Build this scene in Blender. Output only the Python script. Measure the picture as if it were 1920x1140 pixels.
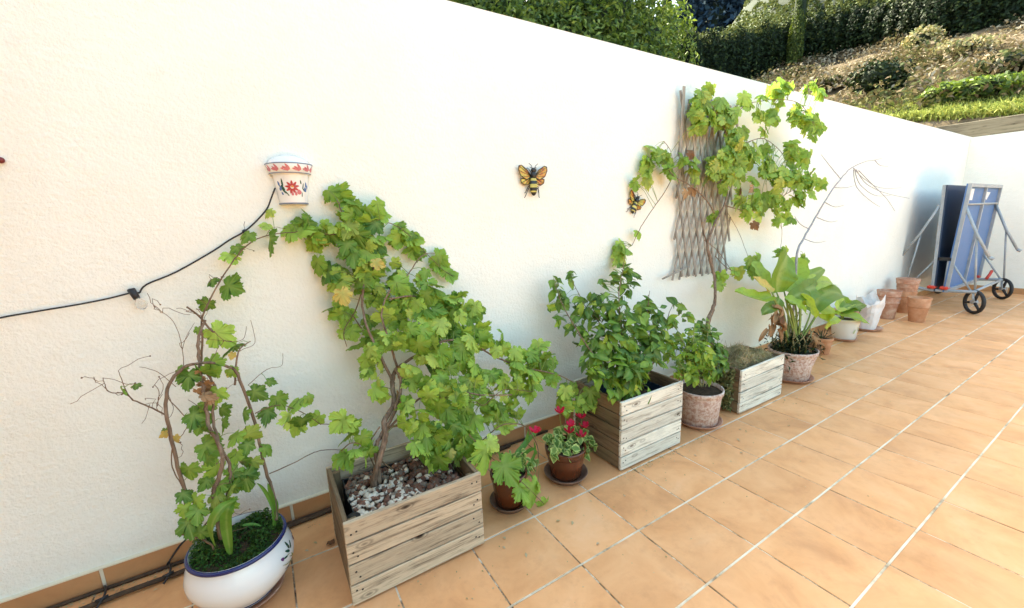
import bpy, bmesh, math, random
import numpy as np
from mathutils import Vector, Matrix, Euler
rnd = random.Random(7)
npr = np.random.default_rng(11)
scene = bpy.context.scene
for o in list(bpy.data.objects): bpy.data.objects.remove(o)
COL = scene.collection

# ---------------------------------------------------------------- camera
cam_d = bpy.data.cameras.new('camera'); cam = bpy.data.objects.new('camera', cam_d); COL.objects.link(cam)
cam_d.lens = 14.4815; cam_d.sensor_width = 36; cam_d.clip_end = 2000; cam_d.clip_start = .05
_r, _u, _f = Vector((0.85047,-0.52488,-0.03463)), Vector((0.13254,0.15012,0.97974)), Vector((0.50905,0.83783,-0.19724))
M = Matrix((( _r.x, _u.x, -_f.x), (_r.y, _u.y, -_f.y), (_r.z, _u.z, -_f.z))).to_4x4()
M.translation = Vector((-0.26,-2.0419,1.3597))
cam.matrix_world = M
scene.camera = cam

# ---------------------------------------------------------------- light
SUN_AZ, SUN_EL = math.radians(6), math.radians(46)      # azimuth from +Y towards +X: the sun stands behind the long wall
world = bpy.data.worlds.new('World'); scene.world = world; world.use_nodes = True
wn = world.node_tree; bg = wn.nodes['Background']
sky = wn.nodes.new('ShaderNodeTexSky'); sky.sky_type = 'NISHITA'; sky.sun_disc = False
sky.sun_elevation = SUN_EL; sky.sun_rotation = SUN_AZ; sky.air_density = 1.0; sky.dust_density = 3.0; sky.ozone_density = 1.0
wn.links.new(sky.outputs[0], bg.inputs[0]); bg.inputs[1].default_value = .15
sun_d = bpy.data.lights.new('sun', 'SUN'); sun_d.energy = 2.6; sun_d.angle = math.radians(.5); sun_d.color = (1, .93, .82)
sun = bpy.data.objects.new('sun', sun_d); COL.objects.link(sun)
sdir = Vector((math.sin(SUN_AZ)*math.cos(SUN_EL), math.cos(SUN_AZ)*math.cos(SUN_EL), math.sin(SUN_EL)))
sun.rotation_euler = sdir.to_track_quat('Z', 'Y').to_euler(); sun.location = (0, 0, 12)
vs = scene.view_settings
vs.view_transform = 'Standard'; vs.look = 'None'; vs.gamma = 1; vs.use_curve_mapping = False
vs.exposure = 2.62
vs.use_white_balance = True; vs.white_balance_temperature = 7350; vs.white_balance_tint = -6
scene.cycles.max_bounces = 8; scene.cycles.diffuse_bounces = 4; scene.cycles.transparent_max_bounces = 8

# ---------------------------------------------------------------- materials
def mat(name, col=(.5,.5,.5), rough=.7, metal=0, spec=.5):
    m = bpy.data.materials.new(name); m.use_nodes = True
    b = m.node_tree.nodes['Principled BSDF']
    b.inputs['Base Color'].default_value = (*col, 1); b.inputs['Roughness'].default_value = rough
    b.inputs['Metallic'].default_value = metal; b.inputs['Specular IOR Level'].default_value = spec
    m['b'] = 1
    return m
class N:
    def __init__(s, m): s.t = m.node_tree; s.b = s.t.nodes['Principled BSDF']
    def n(s, typ, **k):
        o = s.t.nodes.new('ShaderNode'+typ)
        for a, v in k.items(): setattr(o, a, v)
        return o
    def l(s, a, b): s.t.links.new(a, b)
    def coord(s, scale=(1,1,1), kind='Object', rot=(0,0,0)):
        c = s.n('TexCoord'); mp = s.n('Mapping'); mp.inputs['Scale'].default_value = scale; mp.inputs['Rotation'].default_value = rot
        s.l(c.outputs[kind], mp.inputs[0])
        oi = s.n('ObjectInfo'); vm = s.n('VectorMath', operation='ADD'); ml = s.n('Math', operation='MULTIPLY'); ml.inputs[1].default_value = 37
        s.l(oi.outputs['Random'], ml.inputs[0]); s.l(mp.outputs[0], vm.inputs[0]); s.l(ml.outputs[0], vm.inputs[1])
        return vm.outputs[0]
    def world(s, scale=(1,1,1)):
        c = s.n('NewGeometry'); mp = s.n('Mapping'); mp.inputs['Scale'].default_value = scale
        s.l(c.outputs['Position'], mp.inputs[0]); return mp.outputs[0]
    def noise(s, vec, scale=5, detail=6, rough=.55, dist=0):
        o = s.n('TexNoise'); o.inputs['Scale'].default_value = scale; o.inputs['Detail'].default_value = detail
        o.inputs['Roughness'].default_value = rough; o.inputs['Distortion'].default_value = dist
        s.l(vec, o.inputs['Vector']); return o.outputs['Fac']
    def ramp(s, fac, stops):
        o = s.n('ValToRGB'); e = o.color_ramp.elements
        while len(e) < len(stops): e.new(.5)
        for i, (p, c) in enumerate(stops):
            e[i].position = p; e[i].color = (*c, 1) if len(c) == 3 else c
        s.l(fac, o.inputs[0]); return o.outputs[0]
    def mix(s, a, b, fac, mode='MIX'):
        o = s.n('Mix', data_type='RGBA', blend_type=mode)
        for v, i in ((fac, 0), (a, 6), (b, 7)):
            if hasattr(v, 'links'): s.l(v, o.inputs[i])
            else: o.inputs[i].default_value = v if i == 0 else (*v, 1)
        return o.outputs[2]
    def bump(s, h, strength=.3, dist=.01):
        o = s.n('Bump'); o.inputs['Strength'].default_value = strength; o.inputs['Distance'].default_value = dist
        s.l(h, o.inputs['Height']); s.l(o.outputs[0], s.b.inputs['Normal'])
    def col(s, c): s.l(c, s.b.inputs['Base Color'])
    def rnd(s): return s.n('ObjectInfo').outputs['Random']
    def attr(s, name): return s.n('Attribute', attribute_name=name).outputs['Fac']

def m_stucco():
    m = mat('white_stucco', rough=.92, spec=.2); k = N(m); w = k.world()
    n1 = k.noise(w, 1.1, 5, .6); n2 = k.noise(w, 9, 5, .6)
    c = k.ramp(n1, [(.3, (.82,.81,.73)), (.62, (.88,.875,.81))])
    c = k.mix(c, (.74,.70,.61), k.ramp(n2, [(.60,(0,0,0)), (.80,(.35,.35,.35))]))
    sp = k.noise(w, 60, 2, .5); c = k.mix(c, (.55,.50,.42), k.ramp(sp, [(.73,(0,0,0)), (.80,(.35,.35,.35))]))
    # rain and soil splash just above the skirting
    xyz = k.n('SeparateXYZ'); k.l(w, xyz.inputs[0]); k.l
    mm = k.n('Math', operation='MULTIPLY_ADD'); mm.inputs[1].default_value = -2.6; mm.inputs[2].default_value = .62; k.l(xyz.outputs[2], mm.inputs[0])
    ad = k.n('Math', operation='MULTIPLY', use_clamp=True); k.l(mm.outputs[0], ad.inputs[0]); k.l(n2, ad.inputs[1])
    c = k.mix(c, (.60,.53,.42), ad.outputs[0]); k.col(c)
    h = k.n('Math', operation='ADD'); k.l(k.noise(w, 75, 4, .65), h.inputs[0]); k.l(k.noise(k.world((1,1,1.6)), 14, 4, .6), h.inputs[1])
    k.bump(h.outputs[0], .6, .009); return m
def m_tile(name, side=False):
    m = mat(name, rough=.52, spec=.35); k = N(m); v = k.coord(kind='Object'); w = k.world()
    n1 = k.noise(v, 3.2, 6, .62, .6); n2 = k.noise(v, 14, 6, .7)
    c = k.ramp(n1, [(.22,(.50,.225,.092)), (.44,(.66,.325,.138)), (.60,(.72,.375,.172)), (.82,(.76,.44,.235))])
    c = k.mix(c, (.44,.20,.08), k.ramp(n2, [(.52,(0,0,0)), (.80,(.38,.38,.38))]))
    c = k.mix(c, (.72,.70,.52), .0)
    hs = k.n('HueSaturation'); r = k.rnd()
    a = k.n('Math', operation='MULTIPLY_ADD'); a.inputs[1].default_value = .12; a.inputs[2].default_value = .97; k.l(r, a.inputs[0])
    k.l(a.outputs[0], hs.inputs['Value']); k.l(c, hs.inputs['Color']); c = hs.outputs[0]
    d = k.ramp(k.noise(w, 2.1, 7, .7), [(.52,(0,0,0)), (.74,(.28,.28,.28))]); c = k.mix(c, (.36,.19,.09), d)
    if side: c = k.mix(c, (.30,.14,.06), .45)
    k.col(c); k.bump(k.noise(v, 60, 4, .6), .12, .003)
    rg = k.ramp(k.noise(w, 7, 4), [(.3,(.42,.42,.42)), (.7,(.7,.7,.7))]); k.l(rg, k.b.inputs['Roughness']); return m
def m_grout():
    m = mat('pale_grout', rough=.95, spec=.1); k = N(m); w = k.world((1, 1, 1))
    c = k.ramp(k.noise(w, 5, 7, .75), [(.36,(.08,.05,.03)), (.47,(.24,.16,.095)), (.56,(.68,.58,.43))])
    k.col(c); k.bump(k.noise(w, 90, 3), .5, .003); return m
def m_wood(name, axis, base, dark, knots=True, green=0):
    m = mat(name, rough=.85, spec=.2); k = N(m)
    sc = {'x': (2.6, 30, 42), 'y': (22, 1.6, 30), 'z': (26, 26, 1.4)}[axis]
    v = k.coord(sc); n1 = k.noise(v, 1.6, 8, .68, .5); n2 = k.noise(v, 5.5, 5, .7, .2)
    v2 = k.coord({'x': (3, 9, 9), 'y': (9, 3, 9), 'z': (9, 9, 3)}[axis]); n3 = k.noise(v2, 1.2, 5, .6)
    c = k.ramp(n1, [(.29, dark), (.40, tuple((a+b)/2 for a, b in zip(base, dark))), (.50, base), (.75, tuple(min(1, a*1.18) for a in base))])
    c = k.mix(c, dark, k.ramp(n2, [(.57,(0,0,0)), (.70,(.65,.65,.65))]))
    c = k.mix(c, tuple(a*.55 for a in base), k.ramp(n3, [(.55,(0,0,0)), (.75,(.55,.55,.55))]))
    if knots:
        vo = k.n('TexVoronoi', distance='EUCLIDEAN'); vo.inputs['Scale'].default_value = 1.0
        k.l(k.coord({'x': (5.5, 11, 13), 'y': (11, 5.5, 13), 'z': (11, 11, 5)}[axis]), vo.inputs['Vector'])
        kn = k.ramp(vo.outputs['Distance'], [(.05,(1,1,1)), (.10,(.55,.55,.55)), (.13,(0,0,0)), (.17,(.45,.45,.45)), (.22,(0,0,0))])
        c = k.mix(c, tuple(a*.5 for a in dark), kn)
    if green: c = k.mix(c, (.22,.24,.10), k.ramp(k.noise(k.world(), 6, 5), [(.5,(0,0,0)), (.8,(green,)*3)]))
    hs = k.n('HueSaturation'); a = k.n('Math', operation='MULTIPLY_ADD'); a.inputs[1].default_value = .3; a.inputs[2].default_value = .82
    k.l(k.rnd(), a.inputs[0]); k.l(a.outputs[0], hs.inputs['Value']); k.l(c, hs.inputs['Color']); k.col(hs.outputs[0])
    k.bump(n2, .45, .004); return m
def m_leaf(name, stops, trans=.35, rough=.5, use='obj', spec=.3, tcol=None, vein=.32, edge=None):
    """stops: colours over a per-leaf random number (object random, or the rnd attribute of joined leaves)"""
    m = mat(name, rough=rough, spec=spec); k = N(m)
    r = k.rnd() if use == 'obj' else k.attr('rnd')
    c = k.ramp(r, stops)
    if vein:
        ve = k.ramp(k.attr('vein'), [(.35,(0,0,0)), (1,(vein*2,)*3)])
        c = k.mix(c, (.36,.44,.13), ve)
    w = k.world(); n = k.noise(w, 38, 3); c2 = k.mix(c, tuple(x*.55 for x in stops[0][1]), k.ramp(n, [(.5,(0,0,0)), (.85,(.6,.6,.6))]))
    if edge: c2 = k.mix(c2, edge, k.ramp(k.attr('edge'), [(.45,(0,0,0)), (.8,(1,1,1))]))
    k.col(c2)
    tr = k.n('BsdfTranslucent'); mx = k.n('MixShader'); mx.inputs[0].default_value = trans
    tc = k.mix(c2, tcol or (.55,.75,.08), .45, 'MIX'); k.l(tc, tr.inputs[0])
    out = k.t.nodes['Material Output']; k.l(k.b.outputs[0], mx.inputs[1]); k.l(tr.outputs[0], mx.inputs[2]); k.l(mx.outputs[0], out.inputs[0])
    return m
def m_noise(name, stops, scale=8, rough=.8, bump=.3, bd=.004, spec=.3, stretch=(1,1,1), detail=6):
    m = mat(name, rough=rough, spec=spec); k = N(m); v = k.coord(stretch); n = k.noise(v, scale, detail, .62, .3)
    k.col(k.ramp(n, stops)); k.bump(k.noise(v, scale*3, 4, .6), bump, bd); return m

STUCCO = m_stucco(); TILE = m_tile('terracotta_floor_tile'); SKIRT = m_tile('skirting_tile_clay', True); GROUT = m_grout()
JOINT = mat('cream_sealant', (.74,.66,.50), .8)
WOODX = m_wood('weathered_wood_long', 'x', (.56,.44,.30), (.12,.08,.05)); WOODY = m_wood('weathered_wood_shade_tone', 'y', (.24,.165,.095), (.07,.045,.025), True, .4)  # side planks get a darker copy of the wood, standing for shade
PALEX = m_wood('whitewashed_wood_long', 'x', (.72,.67,.55), (.26,.19,.12)); PALEY = m_wood('pale_wood_shade_tone', 'y', (.22,.145,.08), (.06,.04,.02), True, .3)  # pale boxes too: shade on their sides put into the colour
WOODZ = m_wood('weathered_wood_post', 'z', (.20,.14,.08), (.06,.04,.025), False)
TIMBER = m_wood('grey_timber_sleeper', 'y', (.20,.165,.12), (.08,.06,.04)); LATH = m_wood('grey_lattice_wood', 'z', (.34,.30,.255), (.17,.14,.115), False)
LINER = mat('dark_planter_liner', (.010,.014,.018), .45); LINERB = mat('blue_planter_liner', (.012,.03,.06), .4)
NAIL = mat('rusty_nail', (.035,.022,.015), .6, .3)
SOIL = m_noise('dark_soil', [(.3,(.02,.013,.008)), (.7,(.09,.055,.03))], 40, .95, .8, .01)
BARK = m_noise('vine_bark', [(.3,(.07,.045,.03)), (.5,(.20,.13,.085)), (.75,(.34,.25,.18))], 22, .9, .7, .004, stretch=(3,3,.5))
CANE = m_noise('thin_brown_cane', [(.3,(.10,.06,.035)), (.7,(.26,.16,.09))], 30, .8, .2)
TWIG = m_noise('dry_grey_twig', [(.3,(.24,.235,.235)), (.7,(.42,.41,.41))], 30, .9, .2)
STALK = mat('green_leaf_stalk', (.20,.27,.06), .6)
TERRA = m_noise('terracotta_clay', [(.3,(.38,.165,.08)), (.5,(.52,.25,.13)), (.75,(.64,.38,.24))], 9, .85, .25, .002)
TERRAP = m_noise('chalky_terracotta', [(.32,(.38,.17,.10)), (.5,(.48,.255,.165)), (.68,(.58,.40,.30))], 14, .9, .35, .002)
PINK = m_noise('limed_pink_clay', [(.34,(.40,.22,.16)), (.46,(.52,.35,.28)), (.56,(.64,.52,.45)), (.75,(.70,.62,.54))], 55, .92, .5, .003)
GLAZE = m_noise('brown_glazed_clay', [(.3,(.065,.018,.007)), (.6,(.13,.035,.012)), (.8,(.19,.065,.026))], 6, .22, .05, spec=.6)
DARKSAU = m_noise('dark_brown_saucer_clay', [(.3,(.13,.07,.045)), (.7,(.26,.15,.10))], 12, .6, .2)
CERAM = mat('white_glazed_ceramic', (.80,.79,.76), .13, 0, .6); NAVY = mat('navy_blue_glaze', (.012,.018,.10), .15)
GREYB = mat('grey_blue_glaze', (.16,.19,.25), .25); REDG = mat('red_painted_glaze', (.42,.045,.05), .25); PINKG = mat('pink_painted_glaze', (.55,.17,.19), .25)
GREENG = mat('dark_green_painted_glaze', (.03,.085,.05), .25); BLUEG = mat('blue_painted_glaze', (.10,.17,.36), .25); OLIVEG = mat('olive_painted_glaze', (.24,.27,.06), .25); ORANGEG = mat('orange_glaze', (.65,.25,.07), .25)
CABLE = mat('black_rubber_cable', (.012,.012,.014), .5); PIPE = m_noise('brown_dusty_pipe', [(.3,(.035,.022,.015)), (.7,(.11,.065,.035))], 20, .8, .2)
METAL = m_noise('grey_painted_steel', [(.3,(.26,.29,.31)), (.7,(.38,.41,.43))], 8, .42, .05, spec=.5); TYRE = mat('black_wheel_rubber', (.018,.015,.014), .6)
TTBLUE = m_noise('blue_table_board', [(.3,(.07,.15,.33)), (.7,(.10,.19,.39))], 2, .5, .05); TTDARK = mat('dark_blue_table_top', (.015,.035,.075), .45)
REDP = mat('red_plastic', (.60,.05,.03), .4); STICK = mat('white_paper_sticker', (.75,.74,.72), .6)
PAPER = m_noise('creased_white_paper_sack', [(.3,(.62,.56,.52)), (.6,(.78,.73,.69))], 7, .8, .5, .01)
BLACKG = mat('black_enamel', (.012,.012,.012), .35); YELG = m_noise('yellow_enamel', [(.3,(.42,.36,.08)), (.7,(.70,.62,.20))], 30, .4, .1)
WINGG = m_noise('amber_wing_enamel', [(.34,(.42,.09,.02)), (.46,(.55,.26,.04)), (.60,(.56,.50,.10))], 26, .35, .1, spec=.5)
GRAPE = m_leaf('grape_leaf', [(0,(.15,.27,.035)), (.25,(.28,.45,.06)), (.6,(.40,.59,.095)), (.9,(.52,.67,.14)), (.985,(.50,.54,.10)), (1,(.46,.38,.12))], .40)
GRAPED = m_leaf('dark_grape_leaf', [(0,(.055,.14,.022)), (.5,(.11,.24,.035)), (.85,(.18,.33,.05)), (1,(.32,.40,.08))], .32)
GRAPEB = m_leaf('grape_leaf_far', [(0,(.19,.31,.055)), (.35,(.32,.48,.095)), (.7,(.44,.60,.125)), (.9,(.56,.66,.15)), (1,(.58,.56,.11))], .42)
DRYLF = m_leaf('withered_leaf', [(0,(.20,.10,.05)), (.5,(.34,.19,.09)), (1,(.46,.30,.16))], .2, .8, vein=0, tcol=(.5,.25,.08))
YELLF = m_leaf('yellowed_leaf', [(0,(.55,.36,.10)), (1,(.62,.50,.14))], .3, .7, tcol=(.8,.6,.1))
SHRUB = m_leaf('glossy_shrub_leaf', [(0,(.035,.095,.012)), (.4,(.07,.165,.02)), (.7,(.13,.25,.028)), (.9,(.25,.38,.04)), (1,(.42,.50,.06))], .26, .42, spec=.3, vein=.15)
SHRUB2 = m_leaf('light_shrub_leaf', [(0,(.08,.18,.02)), (.4,(.16,.29,.03)), (.8,(.28,.42,.045)), (1,(.44,.52,.07))], .3, .42, spec=.3, vein=.15)
BIGLF = m_leaf('broad_paddle_leaf', [(0,(.10,.19,.022)), (.35,(.22,.35,.035)), (.7,(.36,.49,.055)), (1,(.52,.60,.09))], .38, .36, vein=.4)
BLADE = m_leaf('strap_leaf', [(0,(.07,.19,.03)), (1,(.15,.29,.04))], .25, vein=0)
VARIEG = m_leaf('variegated_leaf', [(0,(.08,.17,.035)), (1,(.16,.25,.05))], .25, vein=0, edge=(.50,.58,.18))
MOSS = m_leaf('tiny_ground_leaf', [(0,(.015,.05,.008)), (.5,(.035,.10,.015)), (.9,(.08,.17,.03)), (1,(.16,.24,.05))], .15, .6, use='attr', vein=0)
DRYGR = m_leaf('dry_grass_blade', [(0,(.12,.14,.045)), (.35,(.27,.27,.11)), (.7,(.50,.41,.24)), (1,(.58,.44,.30))], .2, .85, use='attr', vein=0, tcol=(.5,.42,.15))
PETAL = m_leaf('crimson_petal', [(0,(.50,.008,.035)), (1,(.70,.015,.07))], .3, .5, vein=0, tcol=(.8,.02,.06))
BUSHLF = m_leaf('bush_foliage', [(0,(.014,.030,.008)), (.35,(.045,.085,.016)), (.7,(.12,.17,.035)), (1,(.27,.32,.08))], .2, .6, use='attr', vein=0)
HEDGELF = m_leaf('shade_dark_hedge_foliage', [(0,(.005,.011,.004)), (.5,(.011,.022,.007)), (.88,(.026,.042,.011)), (1,(.08,.10,.03))], .04, .6, use='attr', vein=0, spec=.15, tcol=(.10,.14,.03))  # shade of the backlit hedge front put into the leaf colour
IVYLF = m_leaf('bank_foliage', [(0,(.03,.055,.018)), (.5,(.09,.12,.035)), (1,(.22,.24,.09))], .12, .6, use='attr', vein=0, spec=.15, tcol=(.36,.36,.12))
CYPLF = m_leaf('cypress_foliage', [(0,(.020,.034,.008)), (.6,(.07,.095,.018)), (1,(.18,.20,.04))], .12, .7, use='attr', vein=0)
FARLF = m_leaf('haze_blue_conifer_foliage', [(0,(.016,.032,.055)), (.6,(.030,.055,.085)), (1,(.055,.09,.13))], .05, .9, use='attr', vein=0, tcol=(.04,.09,.15), spec=.05)  # bluish leaf colour stands in for distance haze
COVERLF = m_leaf('slope_plant_foliage', [(0,(.018,.030,.012)), (.25,(.045,.062,.02)), (.45,(.12,.13,.045)), (.6,(.15,.115,.062)), (.8,(.24,.165,.11)), (1,(.40,.33,.24))], .14, .8, use='attr', vein=0, spec=.1, tcol=(.38,.31,.14))
GRASSLF = m_leaf('bright_grass', [(0,(.12,.17,.035)), (.5,(.28,.32,.07)), (1,(.48,.46,.15))], .25, .7, use='attr', vein=0, spec=.15, tcol=(.50,.48,.12))
def m_ground():
    m = mat('hill_earth', rough=.95, spec=.1); k = N(m); w = k.world()
    c = k.ramp(k.noise(w, 1.2, 8, .7), [(.3,(.06,.05,.028)), (.5,(.14,.10,.062)), (.7,(.25,.185,.125))])
    k.col(c); k.bump(k.noise(w, 6, 6, .7), .8, .08); return m
EARTH = m_ground()

# ---------------------------------------------------------------- mesh helpers
ORG = {}; LOG = []
def org(o):
    return ORG.get(o.name, Vector((0,0,0))) if o else Vector((0,0,0))
def tag(o, label=None, cat=None, group=None, kind=None):
    if label: o['label'] = label
    if cat: o['category'] = cat
    if group: o['group'] = group
    if kind: o['kind'] = kind
    return o
def thing(name, label, cat, loc=(0,0,0), group=None):
    o = bpy.data.objects.new(name, None); COL.objects.link(o); o.location = loc; o.empty_display_size = .1
    ORG[o.name] = Vector(loc); return tag(o, label, cat, group)
class MB:
    def __init__(s): s.v = []; s.f = []; s.m = []; s.sm = []
    def add(s, vs, fs, mi=0, smooth=False):
        b = len(s.v); s.v.extend(vs)
        for f in fs: s.f.append([b+i for i in f]); s.m.append(mi); s.sm.append(smooth)
    def box(s, lo, hi, mi=0, rot=None, piv=None):
        vs = [Vector((x, y, z)) for x in (lo[0], hi[0]) for y in (lo[1], hi[1]) for z in (lo[2], hi[2])]
        if rot is not None:
            p = Vector(piv) if piv is not None else (Vector(lo)+Vector(hi))/2
            vs = [p+rot @ (v-p) for v in vs]
        s.add(vs, [(0,1,3,2),(4,6,7,5),(0,4,5,1),(2,3,7,6),(0,2,6,4),(1,5,7,3)], mi)
    def bbox(s, lo, hi, bev=.004, mi=0, jit=0, rot=None):
        """box with chamfered edges"""
        bm = bmesh.new(); bmesh.ops.create_cube(bm, size=1)
        c = (Vector(lo)+Vector(hi))/2; d = Vector(hi)-Vector(lo)
        for v in bm.verts: v.co = Vector([v.co[i]*d[i] for i in range(3)])
        bmesh.ops.bevel(bm, geom=bm.edges[:], offset=bev, segments=1, affect='EDGES', profile=.5)
        vs = [(rot @ v.co if rot is not None else v.co)+c+Vector((rnd.uniform(-jit,jit),)*3) for v in bm.verts]
        s.add(vs, [[v.index for v in f.verts] for f in bm.faces], mi); bm.free()
    def tube(s, pts, r, sides=6, mi=0, caps=True, smooth=True):
        pts = [Vector(p) for p in pts]; n = len(pts)
        rs = r if isinstance(r, (list, tuple)) else [r]*n
        if len(rs) != n: rs = [float(np.interp(i/(n-1), np.linspace(0,1,len(rs)), rs)) for i in range(n)]
        vs = []; up = None
        for i, p in enumerate(pts):
            t = (pts[min(i+1,n-1)]-pts[max(i-1,0)]);
            if t.length < 1e-9: t = Vector((0,0,1))
            t.normalize()
            if up is None: up = t.orthogonal().normalized()
            up = (up - t*up.dot(t))
            up = up.normalized() if up.length > 1e-6 else t.orthogonal().normalized()
            w = t.cross(up)
            for k in range(sides):
                a = 2*math.pi*k/sides; vs.append(p+(up*math.cos(a)+w*math.sin(a))*rs[i])
        fs = [(i*sides+k, i*sides+(k+1)%sides, (i+1)*sides+(k+1)%sides, (i+1)*sides+k) for i in range(n-1) for k in range(sides)]
        if caps and sides > 2: fs += [tuple(range(sides))[::-1], tuple((n-1)*sides+k for k in range(sides))]
        s.add(vs, fs, mi, smooth)
    def lathe(s, prof, c=(0,0,0), seg=40, mi=0, smooth=True, a0=0, a1=2*math.pi, jit=0):
        full = abs(a1-a0-2*math.pi) < 1e-6; cols = seg if full else seg+1; vs = []
        ks = mi if isinstance(mi, list) else [mi]*(len(prof)-1)
        for (r, z) in prof:
            for k in range(cols):
                a = a0+(a1-a0)*k/seg; rr_ = r*(1+rnd.uniform(-jit, jit))
                vs.append(Vector((c[0]+rr_*math.cos(a), c[1]+rr_*math.sin(a), c[2]+z)))
        for i in range(len(prof)-1):
            fs = [(i*cols+k, i*cols+(k+1)%cols, (i+1)*cols+(k+1)%cols, (i+1)*cols+k) for k in range(seg)]
            b = len(s.v) if i == 0 else b
            if i == 0: s.v.extend(vs)
            for f in fs: s.f.append([b+j for j in f]); s.m.append(ks[i]); s.sm.append(smooth)
    def ball(s, c, r, mi=0, u=12, v=8, rot=None):
        rx, ry, rz = r if isinstance(r, (list, tuple)) else (r, r, r); vs = []; fs = []
        for i in range(v+1):
            t = math.pi*i/v
            for k in range(u):
                p = Vector((rx*math.sin(t)*math.cos(2*math.pi*k/u), ry*math.sin(t)*math.sin(2*math.pi*k/u), rz*math.cos(t)))
                vs.append((rot @ p if rot is not None else p)+Vector(c))
        for i in range(v):
            for k in range(u): fs.append((i*u+k, (i+1)*u+k, (i+1)*u+(k+1)%u, i*u+(k+1)%u))
        s.add(vs, fs, mi, True)
    def build(s, name, mats, parent=None, kind=None, label=None):
        me = bpy.data.meshes.new(name); off = org(parent)
        me.from_pydata([tuple(Vector(v)-off) for v in s.v], [], s.f)
        for m_ in (mats if isinstance(mats, (list, tuple)) else [mats]): me.materials.append(m_)
        me.polygons.foreach_set('material_index', s.m); me.polygons.foreach_set('use_smooth', s.sm); me.update()
        o = bpy.data.objects.new(name, me); COL.objects.link(o); o.parent = parent
        if parent and parent.name in ORG: ORG[o.name] = ORG[parent.name]
        return tag(o, label, None, None, kind)
def smooth_path(pts, n=4, jit=0, seed=0):
    """Catmull-Rom through the points with a little natural wobble"""
    P_ = [Vector(p) for p in pts]; R = random.Random(seed+len(pts)); out = []
    if len(P_) < 3:
        a, b = P_[0], P_[-1]; return [a.lerp(b, i/n) for i in range(n+1)]
    for i in range(len(P_)-1):
        p0, p1, p2, p3 = P_[max(i-1,0)], P_[i], P_[i+1], P_[min(i+2,len(P_)-1)]
        for k in range(n):
            t = k/n
            q = .5*((2*p1)+(-p0+p2)*t+(2*p0-5*p1+4*p2-p3)*t*t+(-p0+3*p1-3*p2+p3)*t**3)
            if jit and (i or k): q = q+Vector([R.uniform(-jit, jit) for _ in range(3)])
            out.append(q)
    out.append(P_[-1]); return out
def np_mesh(name, verts, quads, m, parent=None, kind=None, attrs=None):
    """fast mesh from arrays; quads (n,4); attrs: dict of per-vertex floats"""
    off = np.array(org(parent)); me = bpy.data.meshes.new(name); k = quads.shape[1]
    me.vertices.add(len(verts)); me.vertices.foreach_set('co', (verts-off).astype(np.float32).ravel())
    me.loops.add(quads.size); me.loops.foreach_set('vertex_index', quads.astype(np.int32).ravel())
    me.polygons.add(len(quads)); me.polygons.foreach_set('loop_start', (np.arange(len(quads))*k).astype(np.int32))
    me.polygons.foreach_set('loop_total', np.full(len(quads), k, np.int32)); me.materials.append(m)
    for a, val in (attrs or {}).items():
        at = me.attributes.new(a, 'FLOAT', 'POINT'); at.data.foreach_set('value', val.astype(np.float32))
    me.update(calc_edges=True); me.validate()
    o = bpy.data.objects.new(name, me); COL.objects.link(o); o.parent = parent
    return tag(o, kind=kind)
def unit(a): return a/np.maximum(np.linalg.norm(a, axis=-1, keepdims=True), 1e-9)
def leaf_cloud(name, P_, size, m, parent=None, kind=None, normal=None, spread=.8, aspect=.45, rndv=None, up=0):
    """one small folded leaf (four corners) at each point"""
    n = len(P_); size = np.broadcast_to(size, n)
    nv = npr.normal(size=(n, 3))*spread + (normal if normal is not None else 0); nv = unit(nv)
    d = npr.normal(size=(n, 3))+np.array([0, 0, up]); d = unit(d-nv*(d*nv).sum(1)[:, None]); w = np.cross(nv, d)
    L = (size*npr.uniform(.7, 1.3, n))[:, None]
    v0 = P_-d*L*.5; v2 = P_+d*L*.5-nv*L*.12; v1 = P_+w*L*aspect*.5+nv*L*.1; v3 = P_-w*L*aspect*.5+nv*L*.1
    V = np.stack([v0, v1, v2, v3], 1).reshape(-1, 3); Q = np.arange(4*n).reshape(-1, 4)
    rv = rndv if rndv is not None else npr.uniform(0, 1, n)
    return np_mesh(name, V, Q, m, parent, kind, {'rnd': np.repeat(rv, 4)})

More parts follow.
